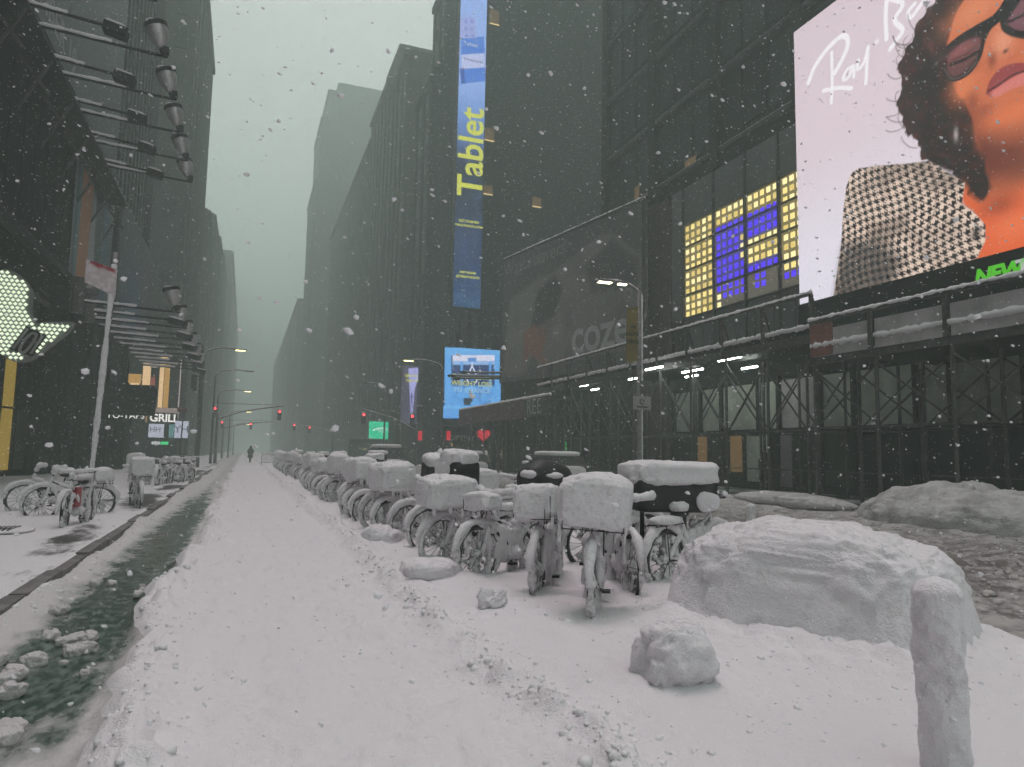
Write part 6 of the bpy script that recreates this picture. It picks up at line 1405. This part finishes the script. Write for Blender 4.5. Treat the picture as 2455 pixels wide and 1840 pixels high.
# ------------------------------------------------------------------ falling snow
def falling_snow(n_far=115000, n_near=500, seed=9):
    r = np.random.default_rng(seed)
    # density even through the air of the street in front of and around the viewpoint
    x = r.uniform(-16, 30, n_far*3); y = r.uniform(1.2, 42, n_far*3); z = r.uniform(0.2, 24, n_far*3)
    ang = np.degrees(np.arctan2(x, y)); el = np.degrees(np.arctan2(z-CAM_H, np.hypot(x, y)))
    k = (ang > -24) & (ang < 66) & (el < 46) & (el > -28) & (x > -7) & (x < 17)
    P = np.stack([x, y, z], -1)[k][:n_far]
    x = r.uniform(-2.0, 4.5, 60000); y = r.uniform(.9, 4.5, 60000); z = r.uniform(.3, 4.0, 60000)
    ang = np.degrees(np.arctan2(x, y)); k = (ang > -24) & (ang < 66)
    P = np.concatenate([P, np.stack([x, y, z], -1)[k][:n_near]])
    N = len(P); s = np.clip(r.lognormal(math.log(.0052), .45, N), .0022, .013); s = np.where(P[:, 1] < 3, np.minimum(s, .0065), s)
    g = (1+5**.5)/2
    ico = np.array([(-1, g, 0), (1, g, 0), (-1, -g, 0), (1, -g, 0), (0, -1, g), (0, 1, g), (0, -1, -g), (0, 1, -g), (g, 0, -1), (g, 0, 1), (-g, 0, -1), (-g, 0, 1)], float)/1.9
    itri = np.array([(0, 11, 5), (0, 5, 1), (0, 1, 7), (0, 7, 10), (0, 10, 11), (1, 5, 9), (5, 11, 4), (11, 10, 2), (10, 7, 6), (7, 1, 8), (3, 9, 4), (3, 4, 2), (3, 2, 6), (3, 6, 8), (3, 8, 9), (4, 9, 5), (2, 4, 11), (6, 2, 10), (8, 6, 7), (9, 8, 1)])
    octa = np.array([(1, 0, 0), (-1, 0, 0), (0, 1, 0), (0, -1, 0), (0, 0, 1), (0, 0, -1)], float); otri = np.array([(0, 2, 4), (2, 1, 4), (1, 3, 4), (3, 0, 4), (2, 0, 5), (1, 2, 5), (3, 1, 5), (0, 3, 5)])
    Vs, Ts, k0 = [], [], 0
    for (sel, base, tri) in ((P[:, 1] < 7, ico, itri), (P[:, 1] >= 7, octa, otri)):
        Q, sz = P[sel], s[sel]; n, nb_ = len(Q), len(base)
        V = base[None]*r.uniform(.55, 1.35, (n, nb_, 1))*sz[:, None, None]; V[:, :, 0] *= r.uniform(.8, 1.5, (n, 1)); V[:, :, 0] += V[:, :, 2]*r.uniform(-.9, .3, n)[:, None]
        Vs.append((V+Q[:, None]).reshape(-1, 3)); Ts.append((tri[None]+(np.arange(n)*nb_)[:, None, None]).reshape(-1, 3)+k0); k0 += n*nb_
    V = np.concatenate(Vs).astype(np.float32); T = np.concatenate(Ts).astype(np.int32)
    me = bpy.data.meshes.new('falling_snow'); me.vertices.add(len(V)); me.vertices.foreach_set('co', V.ravel())
    me.loops.add(T.size); me.loops.foreach_set('vertex_index', T.ravel()); me.polygons.add(len(T)); me.polygons.foreach_set('loop_start', np.arange(0, T.size, 3, dtype=np.int32))
    me.update(calc_edges=True); me.polygons.foreach_set('use_smooth', [True]*len(me.polygons))
    m = bpy.data.materials.new('snowflake'); m.use_nodes = True; b = m.node_tree.nodes['Principled BSDF']; b.inputs['Base Color'].default_value = (.92, .92, .94, 1); b.inputs['Roughness'].default_value = .8
    b.inputs['Subsurface Weight'].default_value = 0
    nt_ = m.node_tree; tr = nt_.nodes.new('ShaderNodeBsdfTranslucent'); tr.inputs[0].default_value = (.92, .92, .94, 1); mx_ = nt_.nodes.new('ShaderNodeMixShader'); mx_.inputs[0].default_value = .5
    nt_.links.new(b.outputs[0], mx_.inputs[1]); nt_.links.new(tr.outputs[0], mx_.inputs[2]); nt_.links.new(mx_.outputs[0], nt_.nodes['Material Output'].inputs[0])
    me.materials.append(m); o = link('falling_snow', me); o['kind'] = 'stuff'; o['label'] = 'snowflakes blowing through the air of the street'
falling_snow()

# ------------------------------------------------------------------ haze: blowing snow in the air
def haze():
    m = bpy.data.materials.new('haze'); m.use_nodes = True; n = m.node_tree; n.nodes.clear()
    v = n.nodes.new('ShaderNodeVolumePrincipled'); v.inputs['Color'].default_value = (.79, .985, .895, 1); v.inputs['Density'].default_value = HAZE_DENSITY
    v.inputs['Anisotropy'].default_value = 0.25
    o = n.nodes.new('ShaderNodeOutputMaterial'); n.links.new(v.outputs[0], o.inputs['Volume'])
    b = MB(); b.box((0, 540, 55.4), (820, 1360, 113.2)); h = b.build('haze', m); h['kind'] = 'stuff'; h['label'] = 'pale blowing snow haze filling the street canyon'
haze()
